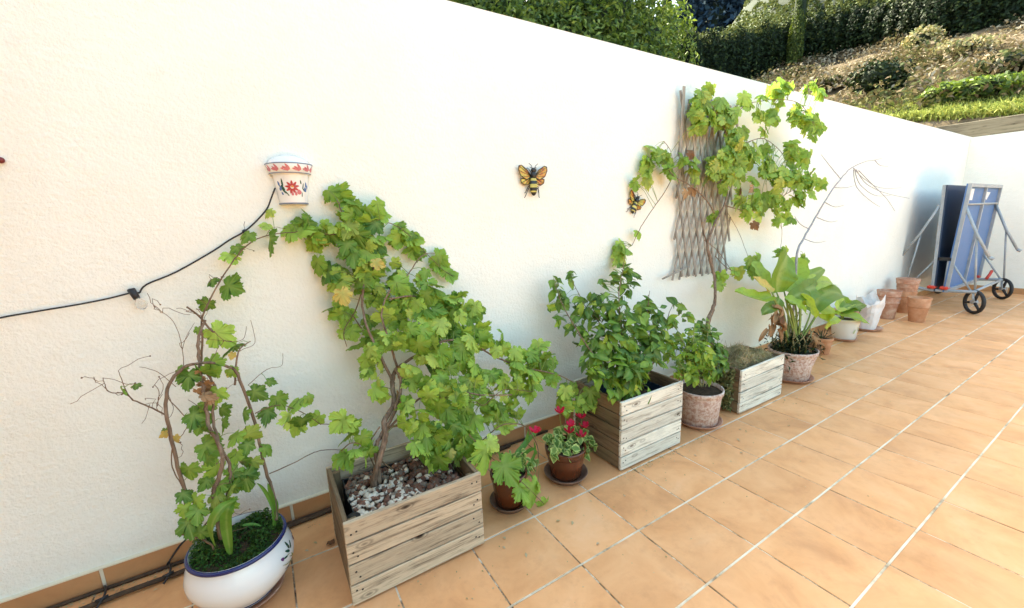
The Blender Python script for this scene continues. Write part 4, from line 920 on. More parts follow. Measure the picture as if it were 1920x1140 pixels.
s1 += canes(v1, [
    ([(-0.501,-0.2,1.1),(-0.472,-0.2,1.063),(-0.444,-0.207,1.007),(-0.433,-0.22,1.0)], [.003,.004], .0005),
    ([(-0.495,-0.2,0.868),(-0.474,-0.2,0.967),(-0.467,-0.187,1.043),(-0.431,-0.16,1.115),(-0.381,-0.107,1.195),(-0.33,-0.073,1.262),(-0.278,-0.06,1.311),(-0.219,-0.053,1.336),(-0.129,-0.05,1.345),(-0.017,-0.05,1.335)], [.004,.003,.0024,.0018], .001),
    ([(-0.598,-0.29,0.744),(-0.633,-0.29,0.783),(-0.674,-0.29,0.823),(-0.689,-0.29,0.85),(-0.726,-0.29,0.865),(-0.732,-0.29,0.897),(-0.732,-0.29,0.915)], [.0028,.0018,.001], .001),
    ([(-0.674,-0.29,0.823),(-0.685,-0.29,0.854),(-0.69,-0.29,0.898),(-0.693,-0.29,0.93)], [.0016,.0009], .0005),
    ([(-0.618,-0.29,0.785),(-0.606,-0.29,0.834),(-0.613,-0.29,0.861)], [.0014,.0009], .0005),
    ([(-0.53,-0.28,0.899),(-0.524,-0.28,0.966),(-0.525,-0.28,1.023),(-0.536,-0.28,1.072),(-0.556,-0.28,1.102)], [.0013,.0008], .0005),
    ([(-0.524,-0.28,0.966),(-0.506,-0.28,1.01),(-0.477,-0.28,1.053)], [.001,.0006], .0005),
    ([(-0.43,-0.25,1.006),(-0.399,-0.25,0.964),(-0.349,-0.25,0.963),(-0.331,-0.25,1.01)], [.0013,.0008], .0005),
    ([(-0.369,-0.25,0.918),(-0.355,-0.25,0.925),(-0.313,-0.25,0.944),(-0.315,-0.25,1.032)], [.0012,.0008], .0005),
    ([(-0.356,-0.27,0.79),(-0.308,-0.27,0.826),(-0.275,-0.27,0.84),(-0.238,-0.27,0.842),(-0.228,-0.27,0.89)], [.0012,.0008], .0005),
    ([(-0.563,-0.27,0.835),(-0.597,-0.27,0.892),(-0.628,-0.27,0.918),(-0.645,-0.27,0.926)], [.0012,.0008], .0005),
    ([(-0.587,-0.29,0.829),(-0.583,-0.29,0.799),(-0.554,-0.29,0.731),(-0.553,-0.29,0.69),(-0.576,-0.29,0.656)], [.0018,.0013], .001),
    ([(-0.594,-0.31,0.651),(-0.61,-0.31,0.576),(-0.601,-0.31,0.51),(-0.588,-0.31,0.463)], [.0022,.0016], .001),
    ([(-0.335,-0.3,0.428),(-0.249,-0.3,0.443),(-0.177,-0.25,0.435),(-0.133,-0.212,0.416),(-0.064,-0.25,0.413)], [.0022,.0018,.0014], .001),
    ([(-0.136,-0.3,0.577),(-0.093,-0.3,0.56),(-0.05,-0.3,0.515)], [.0018,.0016], .0005),
    ([(-0.348,-0.3,0.685),(-0.308,-0.3,0.696),(-0.255,-0.3,0.692),(-0.187,-0.3,0.639),(-0.136,-0.3,0.577)], [.002,.0016], .0005),
    ([(-0.475,-0.33,0.548),(-0.431,-0.33,0.542),(-0.403,-0.33,0.506)], [.0018,.0014], .001),
    ([(-0.623,-0.38,0.355),(-0.579,-0.367,0.314),(-0.54,-0.373,0.267),(-0.531,-0.4,0.261)], [.004,.003], .001),
    ([(-0.527,-0.4,0.377),(-0.566,-0.38,0.328),(-0.587,-0.37,0.31)], [.003,.002], .001)])
LV1 = [(-0.203,-0.04,1.426,22),(-0.214,-0.05,1.372,25),(-0.215,-0.07,1.297,50),(-0.294,-0.06,1.329,32),(-0.349,-0.07,1.252,32),(-0.324,-0.06,1.282,22),(-0.359,-0.09,1.139,50),(-0.424,-0.08,1.166,22),(-0.456,-0.12,1.081,28),(-0.411,-0.18,0.961,58),(-0.397,-0.2,0.931,40),(-0.481,-0.2,1.004,18),(-0.449,-0.28,0.881,45),(-0.475,-0.29,0.86,40),(-0.525,-0.29,0.853,42),(-0.54,-0.28,0.882,26),(-0.692,-0.3,0.859,20),(-0.658,-0.3,0.869,15),(-0.323,-0.3,0.754,38),(-0.278,-0.28,0.787,20),(-0.263,-0.3,0.705,36),(-0.211,-0.3,0.68,42),(-0.158,-0.3,0.688,24),(-0.237,-0.31,0.624,36),(-0.202,-0.32,0.606,40),(-0.15,-0.3,0.593,30),(-0.228,-0.3,0.583,36),(-0.506,-0.3,0.717,45),(-0.44,-0.3,0.718,26),(-0.387,-0.3,0.682,32),(-0.312,-0.31,0.67,36),(-0.362,-0.32,0.607,38),(-0.488,-0.33,0.601,48),(-0.425,-0.33,0.617,34),(-0.391,-0.33,0.567,32),(-0.323,-0.32,0.533,30),(-0.405,-0.34,0.516,28),(-0.377,-0.34,0.5,28),(-0.497,-0.36,0.525,42),(-0.565,-0.35,0.538,38),(-0.446,-0.37,0.496,38),(-0.405,-0.38,0.462,45),(-0.462,-0.4,0.452,34),(-0.492,-0.38,0.476,32),(-0.561,-0.38,0.438,38),(-0.502,-0.4,0.44,32),(-0.555,-0.4,0.404,38),(-0.582,-0.4,0.365,44),(-0.501,-0.41,0.401,42),(-0.39,-0.28,0.848,26),(-0.455,-0.3,0.778,34),(-0.499,-0.31,0.651,38),(-0.454,-0.31,0.668,34),(-0.52,-0.31,0.678,28),(-0.43,-0.34,0.547,30),(-0.514,-0.34,0.567,34),(-0.531,-0.36,0.49,30),(-0.442,-0.39,0.451,34),(-0.47,-0.42,0.407,36),(-0.591,-0.38,0.424,28),(-0.579,-0.36,0.468,30),(-0.54,-0.42,0.344,30),(-0.388,-0.37,0.487,34),(-0.612,-0.29,0.688,14),(-0.474,-0.3,0.753,30)]
SC1 = 1/772.3491020981429
st = MB(); allp = [v for s in s1 for v in s]
def manual_leaves(parent, lst, meshes, stems, scale=1.15, seed=5, out=(-.2,-.8,.35), rn=.45, stalk=STALK, meshes2=None, near_max=.12):
    R = random.Random(seed); st = MB(); sp = [v for s in stems for v in s]
    fwv = -_f
    for (x, y, z, px) in lst:
        q = Vector((x, y, z)); dep = (q-cl).dot(_f); s = px*dep*SC1*scale
        nrm = Vector(out)+Vector([R.gauss(0, rn) for _ in range(3)]); tip = Vector((R.gauss(0, .6), -.2, -.8)); n = nrm.normalized(); t = (tip-n*tip.dot(n)).normalized(); base = q-t*s*.45
        ms = meshes if (not meshes2 or R.random() < .7) else meshes2
        put_leaf(parent, ms[R.randrange(len(ms))], base, nrm, tip, s)
        if sp:
            near = min(sp, key=lambda w: (w-base).length)
            if .008 < (near-base).length < near_max: st.tube([base, base.lerp(near, .5)+Vector((0,-.004,.008)), near], [.0008,.0011,.0014], 3, caps=False)
    if st.v: st.build('leaf_stalks', stalk, parent, kind='stuff')
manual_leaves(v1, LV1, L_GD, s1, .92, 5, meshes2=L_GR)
# tangled fine tendrils
b = MB(); R = random.Random(4)
for k in range(44):
    a = allp[R.randrange(int(len(allp)*.6))]; q = a.copy(); pts = [q.copy()]; d = Vector((R.gauss(0,.5), R.gauss(0,.2)-.1, R.gauss(.5,.5))).normalized()
    for i in range(6): d = (d+Vector([R.gauss(0,.45) for _ in range(3)])).normalized(); q = q+d*.016; q.y = min(q.y, -.03); pts.append(q.copy())
    b.tube(pts, .0010, 3, caps=False)
    if k % 2: b.ball(pts[-1], .0028, 0, 5, 4)
b.build('tendrils', CANE, v1, kind='stuff')
# tangle of dead leaves in the middle
for k in range(10):
    q = Vector((-0.49,-0.28,0.831))+Vector((R.gauss(0,.012), R.gauss(0,.02), R.gauss(0,.035))); put_leaf(v1, L_DRY[k%4], q, (R.gauss(0,1), -1, R.gauss(0,1)), (R.gauss(0,1),0,-1), R.uniform(.03,.045))
for q in [(-0.607,-0.3,0.687),(-0.588,-0.3,0.669),(-0.385,-0.26,0.919),(-0.402,-0.27,0.858)]: put_leaf(v1, L_YE[0], q, (R.gauss(0,.4), -1, .2), (R.gauss(0,1),0,-1), .028)
def strap(parent, pts, w, m, name='leaf', fold=.35, n=10, wav=0, prof=None, seed=0, ripple=0, label=None):
    """long leaf along a path: width profile, V fold"""
    P_ = smooth_path(pts, n); K = len(P_); V = []; ve = []; ed = []; R = random.Random(seed)
    prev = None
    for i, q in enumerate(P_):
        t = i/(K-1); tg = (P_[min(i+1,K-1)]-P_[max(i-1,0)]).normalized()
        up = Vector((-.1,-.55,.8)) if prev is None else prev
        up = (up-tg*up.dot(tg)); up = up.normalized() if up.length > .05 else tg.orthogonal().normalized(); prev = up; sd = tg.cross(up)
        ww = w*.5*(prof(t) if prof else max(.03, math.sin(min(1, t*1.05+.12)*math.pi)**.6))
        for s_ in (-1,-.5,0,.5,1):
            V.append(q+sd*s_*ww+up*(fold*abs(s_)*ww+ripple*math.sin(t*19+s_*2+seed)*abs(s_))); ve.append(1 if s_ == 0 else 0); ed.append(abs(s_))
    F = [(i*5+k, i*5+k+1, (i+1)*5+k+1, (i+1)*5+k) for i in range(K-1) for k in range(4)]
    off = org(parent); me = finish_leaf('strap_leaf_shape', [v-off for v in V], F, ve, ed, m); o = bpy.data.objects.new(name, me); COL.objects.link(o); o.parent = parent
    if label: o['label'] = label
    return o
pw = lambda t: max(.02, (math.sin(math.pi*min(1, t**.8*.98+.02)))**.7)
for pts, w in (([(-0.484,-0.42,0.23),(-0.478,-0.427,0.351),(-0.462,-0.453,0.425),(-0.436,-0.4,0.433)], .036), ([(-0.523,-0.4,0.267),(-0.509,-0.473,0.398),(-0.469,-0.473,0.451),(-0.43,-0.4,0.42)], .04)):
    strap(v1, pts, w, GRAPED, prof=pw)
for pts, w in (([(-0.344,-0.33,0.223),(-0.336,-0.33,0.326),(-0.341,-0.333,0.388),(-0.345,-0.34,0.427)], .017), ([(-0.333,-0.33,0.241),(-0.347,-0.33,0.342),(-0.365,-0.337,0.406),(-0.386,-0.35,0.444)], .014), ([(-0.441,-0.36,0.288),(-0.408,-0.36,0.278),(-0.376,-0.37,0.258)], .010), ([(-0.361,-0.33,0.194),(-0.326,-0.31,0.285),(-0.333,-0.3,0.341)], .012)):
    strap(v1, pts, w, BLADE)
# mossy small-leaved cover of the bowl
n = 5200; rr_ = .148*np.sqrt(npr.uniform(0,1,n)); aa = npr.uniform(0, 2*math.pi, n); hm = .022*npr.uniform(0,1,n)*(1+np.sin(aa*3+rr_*40)*.9)
gm = leaf_cloud('bowl_ground_cover', np.stack([bc[0]+rr_*np.cos(aa), bc[1]+rr_*np.sin(aa), (.212+hm)+.008*np.sin(aa*3)*rr_/.15], 1), .011, MOSS, None, 'stuff', normal=np.array([0,-.1,.6]), spread=1.0, aspect=.6, rndv=np.clip(npr.uniform(0,1,n)**1.3*.8+.25*np.sin(aa*2+1)*rr_/.15, 0, 1)); gm['label'] = 'dense dark green creeping ground cover filling the white bowl'

# ---- big vine in the first box
v2 = thing('grape_vine', 'large leafy grape vine in the large planter box climbing towards the wall pot', 'vine', (.0, -.43, .29))
s2 = canes(v2, [
    ([(0.021,-0.42,0.3),(0.044,-0.437,0.403),(0.09,-0.413,0.497),(0.101,-0.37,0.547),(0.161,-0.32,0.597),(0.174,-0.277,0.679),(0.207,-0.26,0.729)], [.014,.012,.011,.009], .003),
    ([(0.048,-0.42,0.307),(0.043,-0.42,0.443),(0.072,-0.396,0.495),(0.151,-0.364,0.579),(0.199,-0.328,0.677),(0.19,-0.28,0.739)], [.009,.008,.006], .003),
    ([(0.184,-0.26,0.659),(0.142,-0.26,0.793),(0.105,-0.227,0.914),(0.106,-0.16,1.01),(0.132,-0.133,1.112),(0.178,-0.113,1.154),(0.167,-0.1,1.251),(0.098,-0.093,1.349),(0.076,-0.083,1.43),(0.066,-0.07,1.476)], [.007,.005,.004,.0025], .002),
    ([(0.207,-0.26,0.729),(0.183,-0.26,0.859),(0.17,-0.22,0.974),(0.225,-0.18,1.07),(0.313,-0.147,1.119),(0.41,-0.115,1.21),(0.488,-0.09,1.216)], [.006,.004,.003,.002], .002),
    ([(0.207,-0.26,0.729),(0.318,-0.277,0.787),(0.418,-0.294,0.823),(0.546,-0.311,0.803),(0.682,-0.32,0.697),(0.865,-0.329,0.603),(1.056,-0.354,0.522),(1.225,-0.38,0.41)], [.007,.005,.004,.0025], .002),
    ([(0.108,-0.34,0.483),(0.203,-0.34,0.555),(0.294,-0.376,0.62),(0.405,-0.416,0.631),(0.522,-0.444,0.584),(0.683,-0.46,0.548)], [.006,.004,.003], .002),
    ([(0.11,-0.34,0.507),(0.191,-0.36,0.491),(0.251,-0.46,0.466),(0.302,-0.5,0.393),(0.346,-0.5,0.3)], [.005,.003], .002),
    ([(0.19,-0.3,1.055),(0.341,-0.195,1.033),(0.48,-0.17,0.973),(0.613,-0.185,0.902),(0.662,-0.2,0.841)], [.004,.003,.002], .002)], BARK)
s2 += canes(v2, [
    ([(0.042,-0.4,0.36),(0.01,-0.4,0.469),(-0.041,-0.42,0.519),(-0.081,-0.4,0.488)], [.003,.002], .001),
    ([(0.112,-0.38,0.323),(0.045,-0.367,0.416),(0.027,-0.367,0.459),(0.08,-0.38,0.534)], [.004,.003], .001),
    ([(0.105,-0.06,1.349),(0.023,-0.067,1.329),(-0.069,-0.063,1.351),(-0.123,-0.05,1.344)], [.0025,.0018], .001),
    ([(0.21,-0.08,1.392),(0.293,-0.076,1.366),(0.355,-0.072,1.326),(0.429,-0.068,1.245),(0.534,-0.064,1.13),(0.592,-0.06,1.088)], [.002,.0015], .001),
    ([(0.466,-0.45,0.601),(0.527,-0.455,0.535),(0.597,-0.46,0.571),(0.667,-0.44,0.573),(0.833,-0.42,0.509)], [.002,.0015], .001),
    ([(0.506,-0.45,0.352),(0.592,-0.48,0.419),(0.658,-0.492,0.418),(0.748,-0.468,0.366),(0.815,-0.46,0.254),(0.829,-0.46,0.159)], [.003,.0025], .001),
    ([(0.134,-0.12,1.11),(0.08,-0.107,0.98),(0.025,-0.107,0.902),(0.027,-0.12,0.83)], [.003,.0015], .001),
    ([(0.065,-0.12,0.972),(0.146,-0.1,0.802),(0.162,-0.2,0.722)], [.003,.002], .001)])
n2 = grow(v2, s2, [(0.067,-0.06,1.479,0.031),(0.095,-0.06,1.47,0.027),(0.122,-0.07,1.423,0.054),(0.189,-0.07,1.405,0.051),(0.242,-0.07,1.404,0.042),(0.087,-0.09,1.345,0.076),(0.001,-0.07,1.325,0.057),(-0.072,-0.05,1.367,0.052),(-0.042,-0.06,1.314,0.039),(0.173,-0.1,1.31,0.082),(0.106,-0.11,1.237,0.085),(0.197,-0.11,1.213,0.069),(0.339,-0.06,1.339,0.039),(0.316,-0.06,1.29,0.029),(0.395,-0.06,1.286,0.04),(0.408,-0.06,1.22,0.04),(0.536,-0.05,1.156,0.034),(0.591,-0.05,1.093,0.024),(-0.045,-0.06,1.194,0.024),(-0.002,-0.08,1.156,0.027),(0.039,-0.1,1.118,0.049),(0.15,-0.12,1.121,0.073),(0.275,-0.1,1.156,0.048),(0.275,-0.14,1.097,0.061),(0.16,-0.14,1.036,0.06),(0.028,-0.1,0.974,0.039),(-0.005,-0.08,0.995,0.023),(0.047,-0.1,0.884,0.028),(0.131,-0.12,0.937,0.028),(0.151,-0.2,0.85,0.05),(0.297,-0.18,1.049,0.075),(0.392,-0.2,1.046,0.086),(0.51,-0.2,0.987,0.089),(0.351,-0.22,0.947,0.085),(0.606,-0.2,0.906,0.056),(0.219,-0.2,0.938,0.06),(0.454,-0.25,0.88,0.101),(0.581,-0.27,0.82,0.089),(0.314,-0.3,0.844,0.091),(0.109,-0.26,0.805,0.053),(0.08,-0.26,0.745,0.031),(0.211,-0.28,0.834,0.063),(0.11,-0.34,0.672,0.043),(0.227,-0.35,0.727,0.057),(0.373,-0.36,0.76,0.109),(0.528,-0.34,0.748,0.096),(0.684,-0.32,0.738,0.086),(0.8,-0.33,0.647,0.094),(0.937,-0.3,0.624,0.065),(1.006,-0.3,0.563,0.061),(0.977,-0.28,0.671,0.039),(0.333,-0.44,0.645,0.101),(0.495,-0.42,0.622,0.102),(0.646,-0.4,0.578,0.093),(0.813,-0.38,0.558,0.088),(0.405,-0.46,0.545,0.085),(0.586,-0.42,0.478,0.077),(0.729,-0.42,0.451,0.06),(0.673,-0.44,0.377,0.03),(1.014,-0.36,0.503,0.044),(1.116,-0.38,0.422,0.062),(1.168,-0.4,0.336,0.051),(1.265,-0.38,0.367,0.041),(1.054,-0.4,0.368,0.039),(0.25,-0.48,0.549,0.072),(0.344,-0.5,0.467,0.083),(0.442,-0.48,0.44,0.068),(0.224,-0.5,0.457,0.055),(0.293,-0.52,0.376,0.056),(0.401,-0.5,0.358,0.054),(0.24,-0.52,0.371,0.03),(0.176,-0.46,0.539,0.042),(0.184,-0.42,0.616,0.043),(0.494,-0.5,0.358,0.028),(-0.043,-0.4,0.557,0.04),(-0.07,-0.4,0.588,0.024),(-0.019,-0.42,0.489,0.041),(-0.068,-0.42,0.447,0.028),(0.013,-0.42,0.442,0.029)], L_GR, .080, gap=.36, dens=2.1, limit=300, jm=GRAPE_J, alt=(L_GD, .24), seed=21, rn=.55, out=(-.12,-.85,.50))
put_leaf(v2, L_YE[1], (0.024,-0.17,1.093), (0,-1,.2), (.2,0,-1), .075, label='withered yellow leaf'); put_leaf(v2, L_YE[2], (0.165,-0.19,1.204), (0,-1,.5), (.8,0,-.3), .06)
for q in [(0.232,-0.3,0.736),(0.352,-0.42,0.62),(0.261,-0.44,0.504),(0.185,-0.3,0.621)]: put_leaf(v2, L_DRY[1], q, (R.gauss(0,.5),-1,.2), (R.gauss(0,1),0,-1), .06)
# low shoot that reaches over the small brown pot
manual_leaves(v2, [(-0.094,-0.06,1.361,58),(-0.045,-0.07,1.19,34),(0.536,-0.05,1.151,30),(0.594,-0.05,1.09,22),(0.004,-0.07,1.162,30),(-0.003,-0.08,0.975,26),(0.03,-0.09,1.021,28),(0.035,-0.1,0.879,26),(0.054,-0.12,0.824,26),(0.349,-0.06,1.339,34),(0.323,-0.06,1.277,30),(0.395,-0.06,1.255,34),(0.415,-0.06,1.212,28),(0.48,-0.56,0.33,52),(0.571,-0.6,0.249,50),(0.683,-0.62,0.101,46),(0.757,-0.6,-0.0,24),(0.734,-0.6,0.11,18),(0.64,-0.62,0.133,30),(0.528,-0.54,0.374,30),(1.221,-0.42,0.377,30),(1.269,-0.42,0.3,26),(1.055,-0.4,0.43,26)], L_GR, s2, 1.1, 9, near_max=.2)
canes(v2, [([(0.409,-0.55,0.469),(0.511,-0.5,0.32),(0.575,-0.57,0.252),(0.668,-0.6,0.137),(0.757,-0.6,0.014)], [.0022,.0014], .001)], CANE)

# ---- pot A plant
a1 = thing('strap_leaved_plant', 'small plant with strap leaves in the shiny brown pot', 'plant', (pa[0], pa[1], .17))
for pts, w in (([(0.642,-0.48,0.207),(0.705,-0.48,0.257),(0.806,-0.45,0.296),(0.902,-0.42,0.298)], .028), ([(0.66,-0.5,0.206),(0.723,-0.5,0.246),(0.757,-0.53,0.272),(0.766,-0.55,0.213)], .018), ([(0.615,-0.5,0.222),(0.575,-0.5,0.298),(0.564,-0.5,0.369)], .014), ([(0.72,-0.5,0.16),(0.779,-0.5,0.226),(0.772,-0.5,0.315)], .014), ([(0.681,-0.44,0.187),(0.75,-0.46,0.275),(0.788,-0.44,0.341)], .02), ([(0.674,-0.5,0.178),(0.737,-0.52,0.13),(0.726,-0.58,0.102)], .012)):
    strap(a1, pts, w, BLADE)
grow(a1, [], [(0.628,-0.48,0.227,0.049),(0.691,-0.5,0.223,0.054),(0.72,-0.5,0.16,0.04),(0.585,-0.5,0.197,0.034),(0.788,-0.47,0.149,0.031)], L_VA, .038, gap=.34, dens=2.4, out=(0,-.3,.9), seed=31, rn=.5, petiole=.03)
# ---- cyclamen pot
c1 = thing('cyclamen_plant', 'cyclamen with variegated leaves and crimson flowers in the glazed brown pot', 'plant', (pb[0], pb[1], .17))
grow(c1, [], [(0.987,-0.48,0.175,0.048),(1.077,-0.46,0.16,0.061),(1.172,-0.44,0.125,0.046),(0.95,-0.46,0.215,0.037),(1.092,-0.42,0.191,0.05),(1.17,-0.42,0.166,0.034),(1.193,-0.46,0.111,0.023),(0.907,-0.47,0.191,0.024),(1.023,-0.4,0.226,0.039),(0.879,-0.53,0.207,0.031),(0.966,-0.55,0.186,0.036),(1.091,-0.53,0.145,0.032),(0.928,-0.42,0.213,0.032)], L_VA, .048, gap=.30, dens=3.4, out=(0,-.35,.95), seed=32, rn=.4, petiole=.03)
for (x, y, z) in [(0.786,-0.5,0.334),(0.97,-0.46,0.369),(1.133,-0.44,0.283),(1.147,-0.45,0.228),(1.098,-0.48,0.2),(1.025,-0.47,0.244),(1.033,-0.47,0.279)]:
    fl = MB(); R2 = random.Random(int(x*1000)); c_ = Vector((x,y,z))
    for k in range(6):
        a = k*math.pi/3+R2.uniform(-.3,.3); L = R2.uniform(.032,.042); w = .018; dr = Vector((math.cos(a)*.75, math.sin(a)*.75, .5)).normalized(); sd = dr.cross(Vector((0,0,1))).normalized()
        vs = [c_-sd*.003, c_+sd*.003, c_+dr*L*.45+sd*w*.55, c_+dr*L*.9+sd*w*.5+Vector((0,0,.004)), c_+dr*L+Vector((0,0,.008)), c_+dr*L*.9-sd*w*.5+Vector((0,0,.004)), c_+dr*L*.45-sd*w*.55]
        fl.add(vs, [tuple(range(7))], 0, True)
    fl.tube([c_, c_+Vector((.0,.0,-.03)), Vector((pb[0]*.6+x*.4, pb[1]*.6+y*.4, .20))], .0014, 4, 1); fl.build('flower', [PETAL, STALK], c1)

# ---- shrub in the second box
sh = thing('leafy_shrub', 'dense glossy green shrub with pointed leaves in the tall planter box', 'shrub', (1.5,-.42,.30))
s3 = canes(sh, [
    ([(1.505,-0.42,0.302),(1.434,-0.42,0.503),(1.406,-0.36,0.655),(1.397,-0.28,0.769),(1.364,-0.2,0.858),(1.304,-0.16,1.005)], [.007,.005,.003,.0015], .002),
    ([(1.528,-0.42,0.296),(1.499,-0.42,0.521),(1.513,-0.36,0.701),(1.549,-0.3,0.881),(1.673,-0.2,0.988),(1.788,-0.12,1.11)], [.007,.005,.003,.0015], .002),
    ([(1.551,-0.42,0.29),(1.59,-0.42,0.502),(1.699,-0.38,0.673),(1.763,-0.34,0.825),(1.822,-0.3,0.897)], [.006,.005,.003,.0015], .002),
    ([(1.574,-0.42,0.284),(1.71,-0.42,0.441),(1.826,-0.4,0.586),(1.921,-0.36,0.702),(2.031,-0.32,0.786)], [.006,.005,.003,.0015], .002),
    ([(1.474,-0.42,0.31),(1.308,-0.42,0.531),(1.212,-0.372,0.694),(1.178,-0.3,0.807),(1.161,-0.228,0.92),(1.161,-0.18,1.006)], [.006,.004,.003,.0015], .002)], BARK)
grow(sh, s3, [(1.207,-0.16,0.943,0.053),(1.184,-0.15,1.001,0.035),(1.304,-0.15,1.02,0.042),(1.218,-0.18,0.881,0.047),(1.151,-0.16,0.852,0.029),(1.173,-0.2,0.773,0.035),(1.322,-0.2,0.857,0.054),(1.288,-0.24,0.785,0.059),(1.207,-0.24,0.741,0.035),(1.381,-0.26,0.794,0.078),(1.273,-0.28,0.693,0.059),(1.461,-0.22,0.894,0.061),(1.514,-0.2,0.954,0.044),(1.469,-0.28,0.83,0.091),(1.668,-0.16,0.971,0.058),(1.759,-0.14,1.026,0.053),(1.809,-0.16,0.97,0.067),(1.692,-0.22,0.899,0.077),(1.502,-0.34,0.757,0.126),(1.35,-0.34,0.67,0.111),(1.29,-0.36,0.613,0.075),(1.396,-0.4,0.641,0.134),(1.535,-0.42,0.645,0.125),(1.773,-0.32,0.804,0.076),(1.677,-0.38,0.737,0.111),(1.844,-0.38,0.718,0.083),(1.682,-0.44,0.629,0.11),(1.75,-0.46,0.615,0.074),(2.057,-0.3,0.787,0.041),(2.15,-0.3,0.737,0.035),(1.285,-0.44,0.542,0.096),(1.396,-0.48,0.529,0.12),(1.517,-0.5,0.514,0.099),(1.323,-0.52,0.465,0.067),(1.389,-0.56,0.428,0.061),(1.241,-0.57,0.457,0.048),(1.493,-0.59,0.389,0.023),(1.193,-0.5,0.536,0.054),(1.476,-0.56,0.488,0.068),(1.208,-0.42,0.599,0.05),(1.37,-0.56,0.513,0.083),(1.271,-0.5,0.486,0.05),(1.687,-0.5,0.504,0.048),(1.632,-0.5,0.581,0.065),(1.479,-0.54,0.449,0.046)],
    L_SH, .074, gap=.27, dens=4.2, limit=300, jm=SHRUB_J, alt=(L_S2, .38), seed=41, rn=.5, out=(-.05,-.55,.75), droop=.6, petiole=.02)
# vine leaves hanging above the shrub
# ---- plant in the limed pot
ps = thing('leafy_shrub', 'light green bushy plant with small leaves in the limed pink pot', 'shrub', (pc[0],pc[1],.24))
s4 = canes(ps, [([(2.117,-0.5,0.244),(2.02,-0.5,0.396),(1.956,-0.48,0.546),(1.924,-0.44,0.647)], [.005,.003,.0015], .002), ([(2.135,-0.5,0.24),(2.131,-0.5,0.408),(2.177,-0.48,0.54),(2.255,-0.44,0.665)], [.005,.003,.0015], .002), ([(2.159,-0.5,0.234),(2.254,-0.5,0.344),(2.284,-0.52,0.437)], [.004,.0015], .002), ([(2.1,-0.5,0.249),(2.003,-0.5,0.346),(1.866,-0.54,0.442)], [.004,.0015], .002), ([(2.123,-0.5,0.243),(2.065,-0.5,0.386),(2.008,-0.5,0.541),(2.007,-0.5,0.68)], [.004,.0015], .002)], m_noise('tan_stem', [(.3,(.22,.20,.08)), (.7,(.38,.36,.16))], 30))
grow(ps, s4, [(2.119,-0.42,0.581,0.074),(1.983,-0.42,0.562,0.072),(1.889,-0.44,0.549,0.051),(2.073,-0.48,0.505,0.098),(1.947,-0.48,0.46,0.083),(2.238,-0.46,0.524,0.088),(2.219,-0.42,0.622,0.061),(2.302,-0.5,0.454,0.061),(2.271,-0.54,0.374,0.047),(1.9,-0.54,0.4,0.05),(1.932,-0.4,0.69,0.045),(2.08,-0.54,0.43,0.084),(2.247,-0.5,0.413,0.061),(1.96,-0.54,0.439,0.063),(1.835,-0.46,0.513,0.05),(2.22,-0.56,0.332,0.03),(1.824,-0.52,0.411,0.031),(2.11,-0.38,0.694,0.04),(1.921,-0.57,0.387,0.056),(2.086,-0.57,0.366,0.058),(2.211,-0.54,0.431,0.053),(2.004,-0.56,0.522,0.082)],
    L_S2, .060, gap=.29, dens=4.2, limit=290, jm=SHRUB_J, seed=51, rn=.5, out=(-.05,-.55,.75), droop=.6, petiole=.02)
# ---- vine on the trellis
v3 = thing('grape_vine', 'tall thin-trunked grape vine spreading its crown over the trellis', 'vine', (2.5,-.4,.29))
s5 = canes(v3, [
    ([(2.566,-0.3,0.215),(2.441,-0.348,0.46),(2.342,-0.372,0.585),(2.408,-0.348,0.662),(2.513,-0.308,0.739),(2.581,-0.26,0.863),(2.578,-0.224,0.998),(2.561,-0.192,1.135),(2.674,-0.168,1.286),(2.819,-0.152,1.441),(2.855,-0.14,1.599)], [.013,.014,.016,.010,.011,.009,.008,.006], .003),
    ([(2.711,-0.16,0.921),(2.617,-0.175,1.092),(2.554,-0.155,1.251),(2.55,-0.123,1.406),(2.607,-0.1,1.56)], [.006,.004,.003], .002),
    ([(2.855,-0.14,1.599),(2.885,-0.14,1.755),(2.819,-0.14,1.903),(2.721,-0.13,2.026),(2.598,-0.12,2.14)], [.005,.004,.003,.002], .002),
    ([(2.71,-0.14,1.364),(2.568,-0.14,1.481),(2.376,-0.14,1.572),(2.238,-0.12,1.625),(2.192,-0.1,1.696)], [.005,.004,.003], .002),
    ([(2.808,-0.16,1.421),(3.103,-0.16,1.376),(3.415,-0.16,1.414),(3.702,-0.18,1.522),(3.923,-0.2,1.59)], [.004,.003,.002], .002),
    ([(2.829,-0.16,1.825),(3.176,-0.16,1.923),(3.332,-0.16,1.918),(3.466,-0.18,1.857),(3.567,-0.2,1.776)], [.003,.002], .001),
    ([(2.769,-0.16,2.042),(2.914,-0.15,2.102),(3.029,-0.14,2.164),(3.108,-0.195,2.178),(3.262,-0.25,2.197),(3.536,-0.275,2.186),(3.725,-0.3,2.059)], [.003,.0025,.002], .001)], BARK)
s5 += canes(v3, [
    ([(2.316,-0.06,1.633),(2.211,-0.072,1.515),(2.091,-0.084,1.414),(1.989,-0.084,1.31),(1.938,-0.072,1.222),(1.917,-0.06,1.169)], [.003,.002], .001),
    ([(2.883,-0.14,1.36),(3.035,-0.147,1.211),(3.175,-0.147,1.032),(3.236,-0.14,0.96)], [.0018,.0013], .001),
    ([(3.666,-0.14,1.345),(3.602,-0.2,1.165),(3.481,-0.25,0.97)], [.0018,.0013], .001),
    ([(2.751,-0.14,1.04),(2.862,-0.16,0.949),(3.001,-0.16,0.894)], [.004,.002], .001),
    ([(2.597,-0.14,1.171),(2.806,-0.12,1.077),(2.955,-0.15,0.919)], [.003,.002], .001),
    ([(2.156,-0.1,1.848),(2.257,-0.08,1.788),(2.288,-0.08,1.666)], [.002,.0015], .001)])
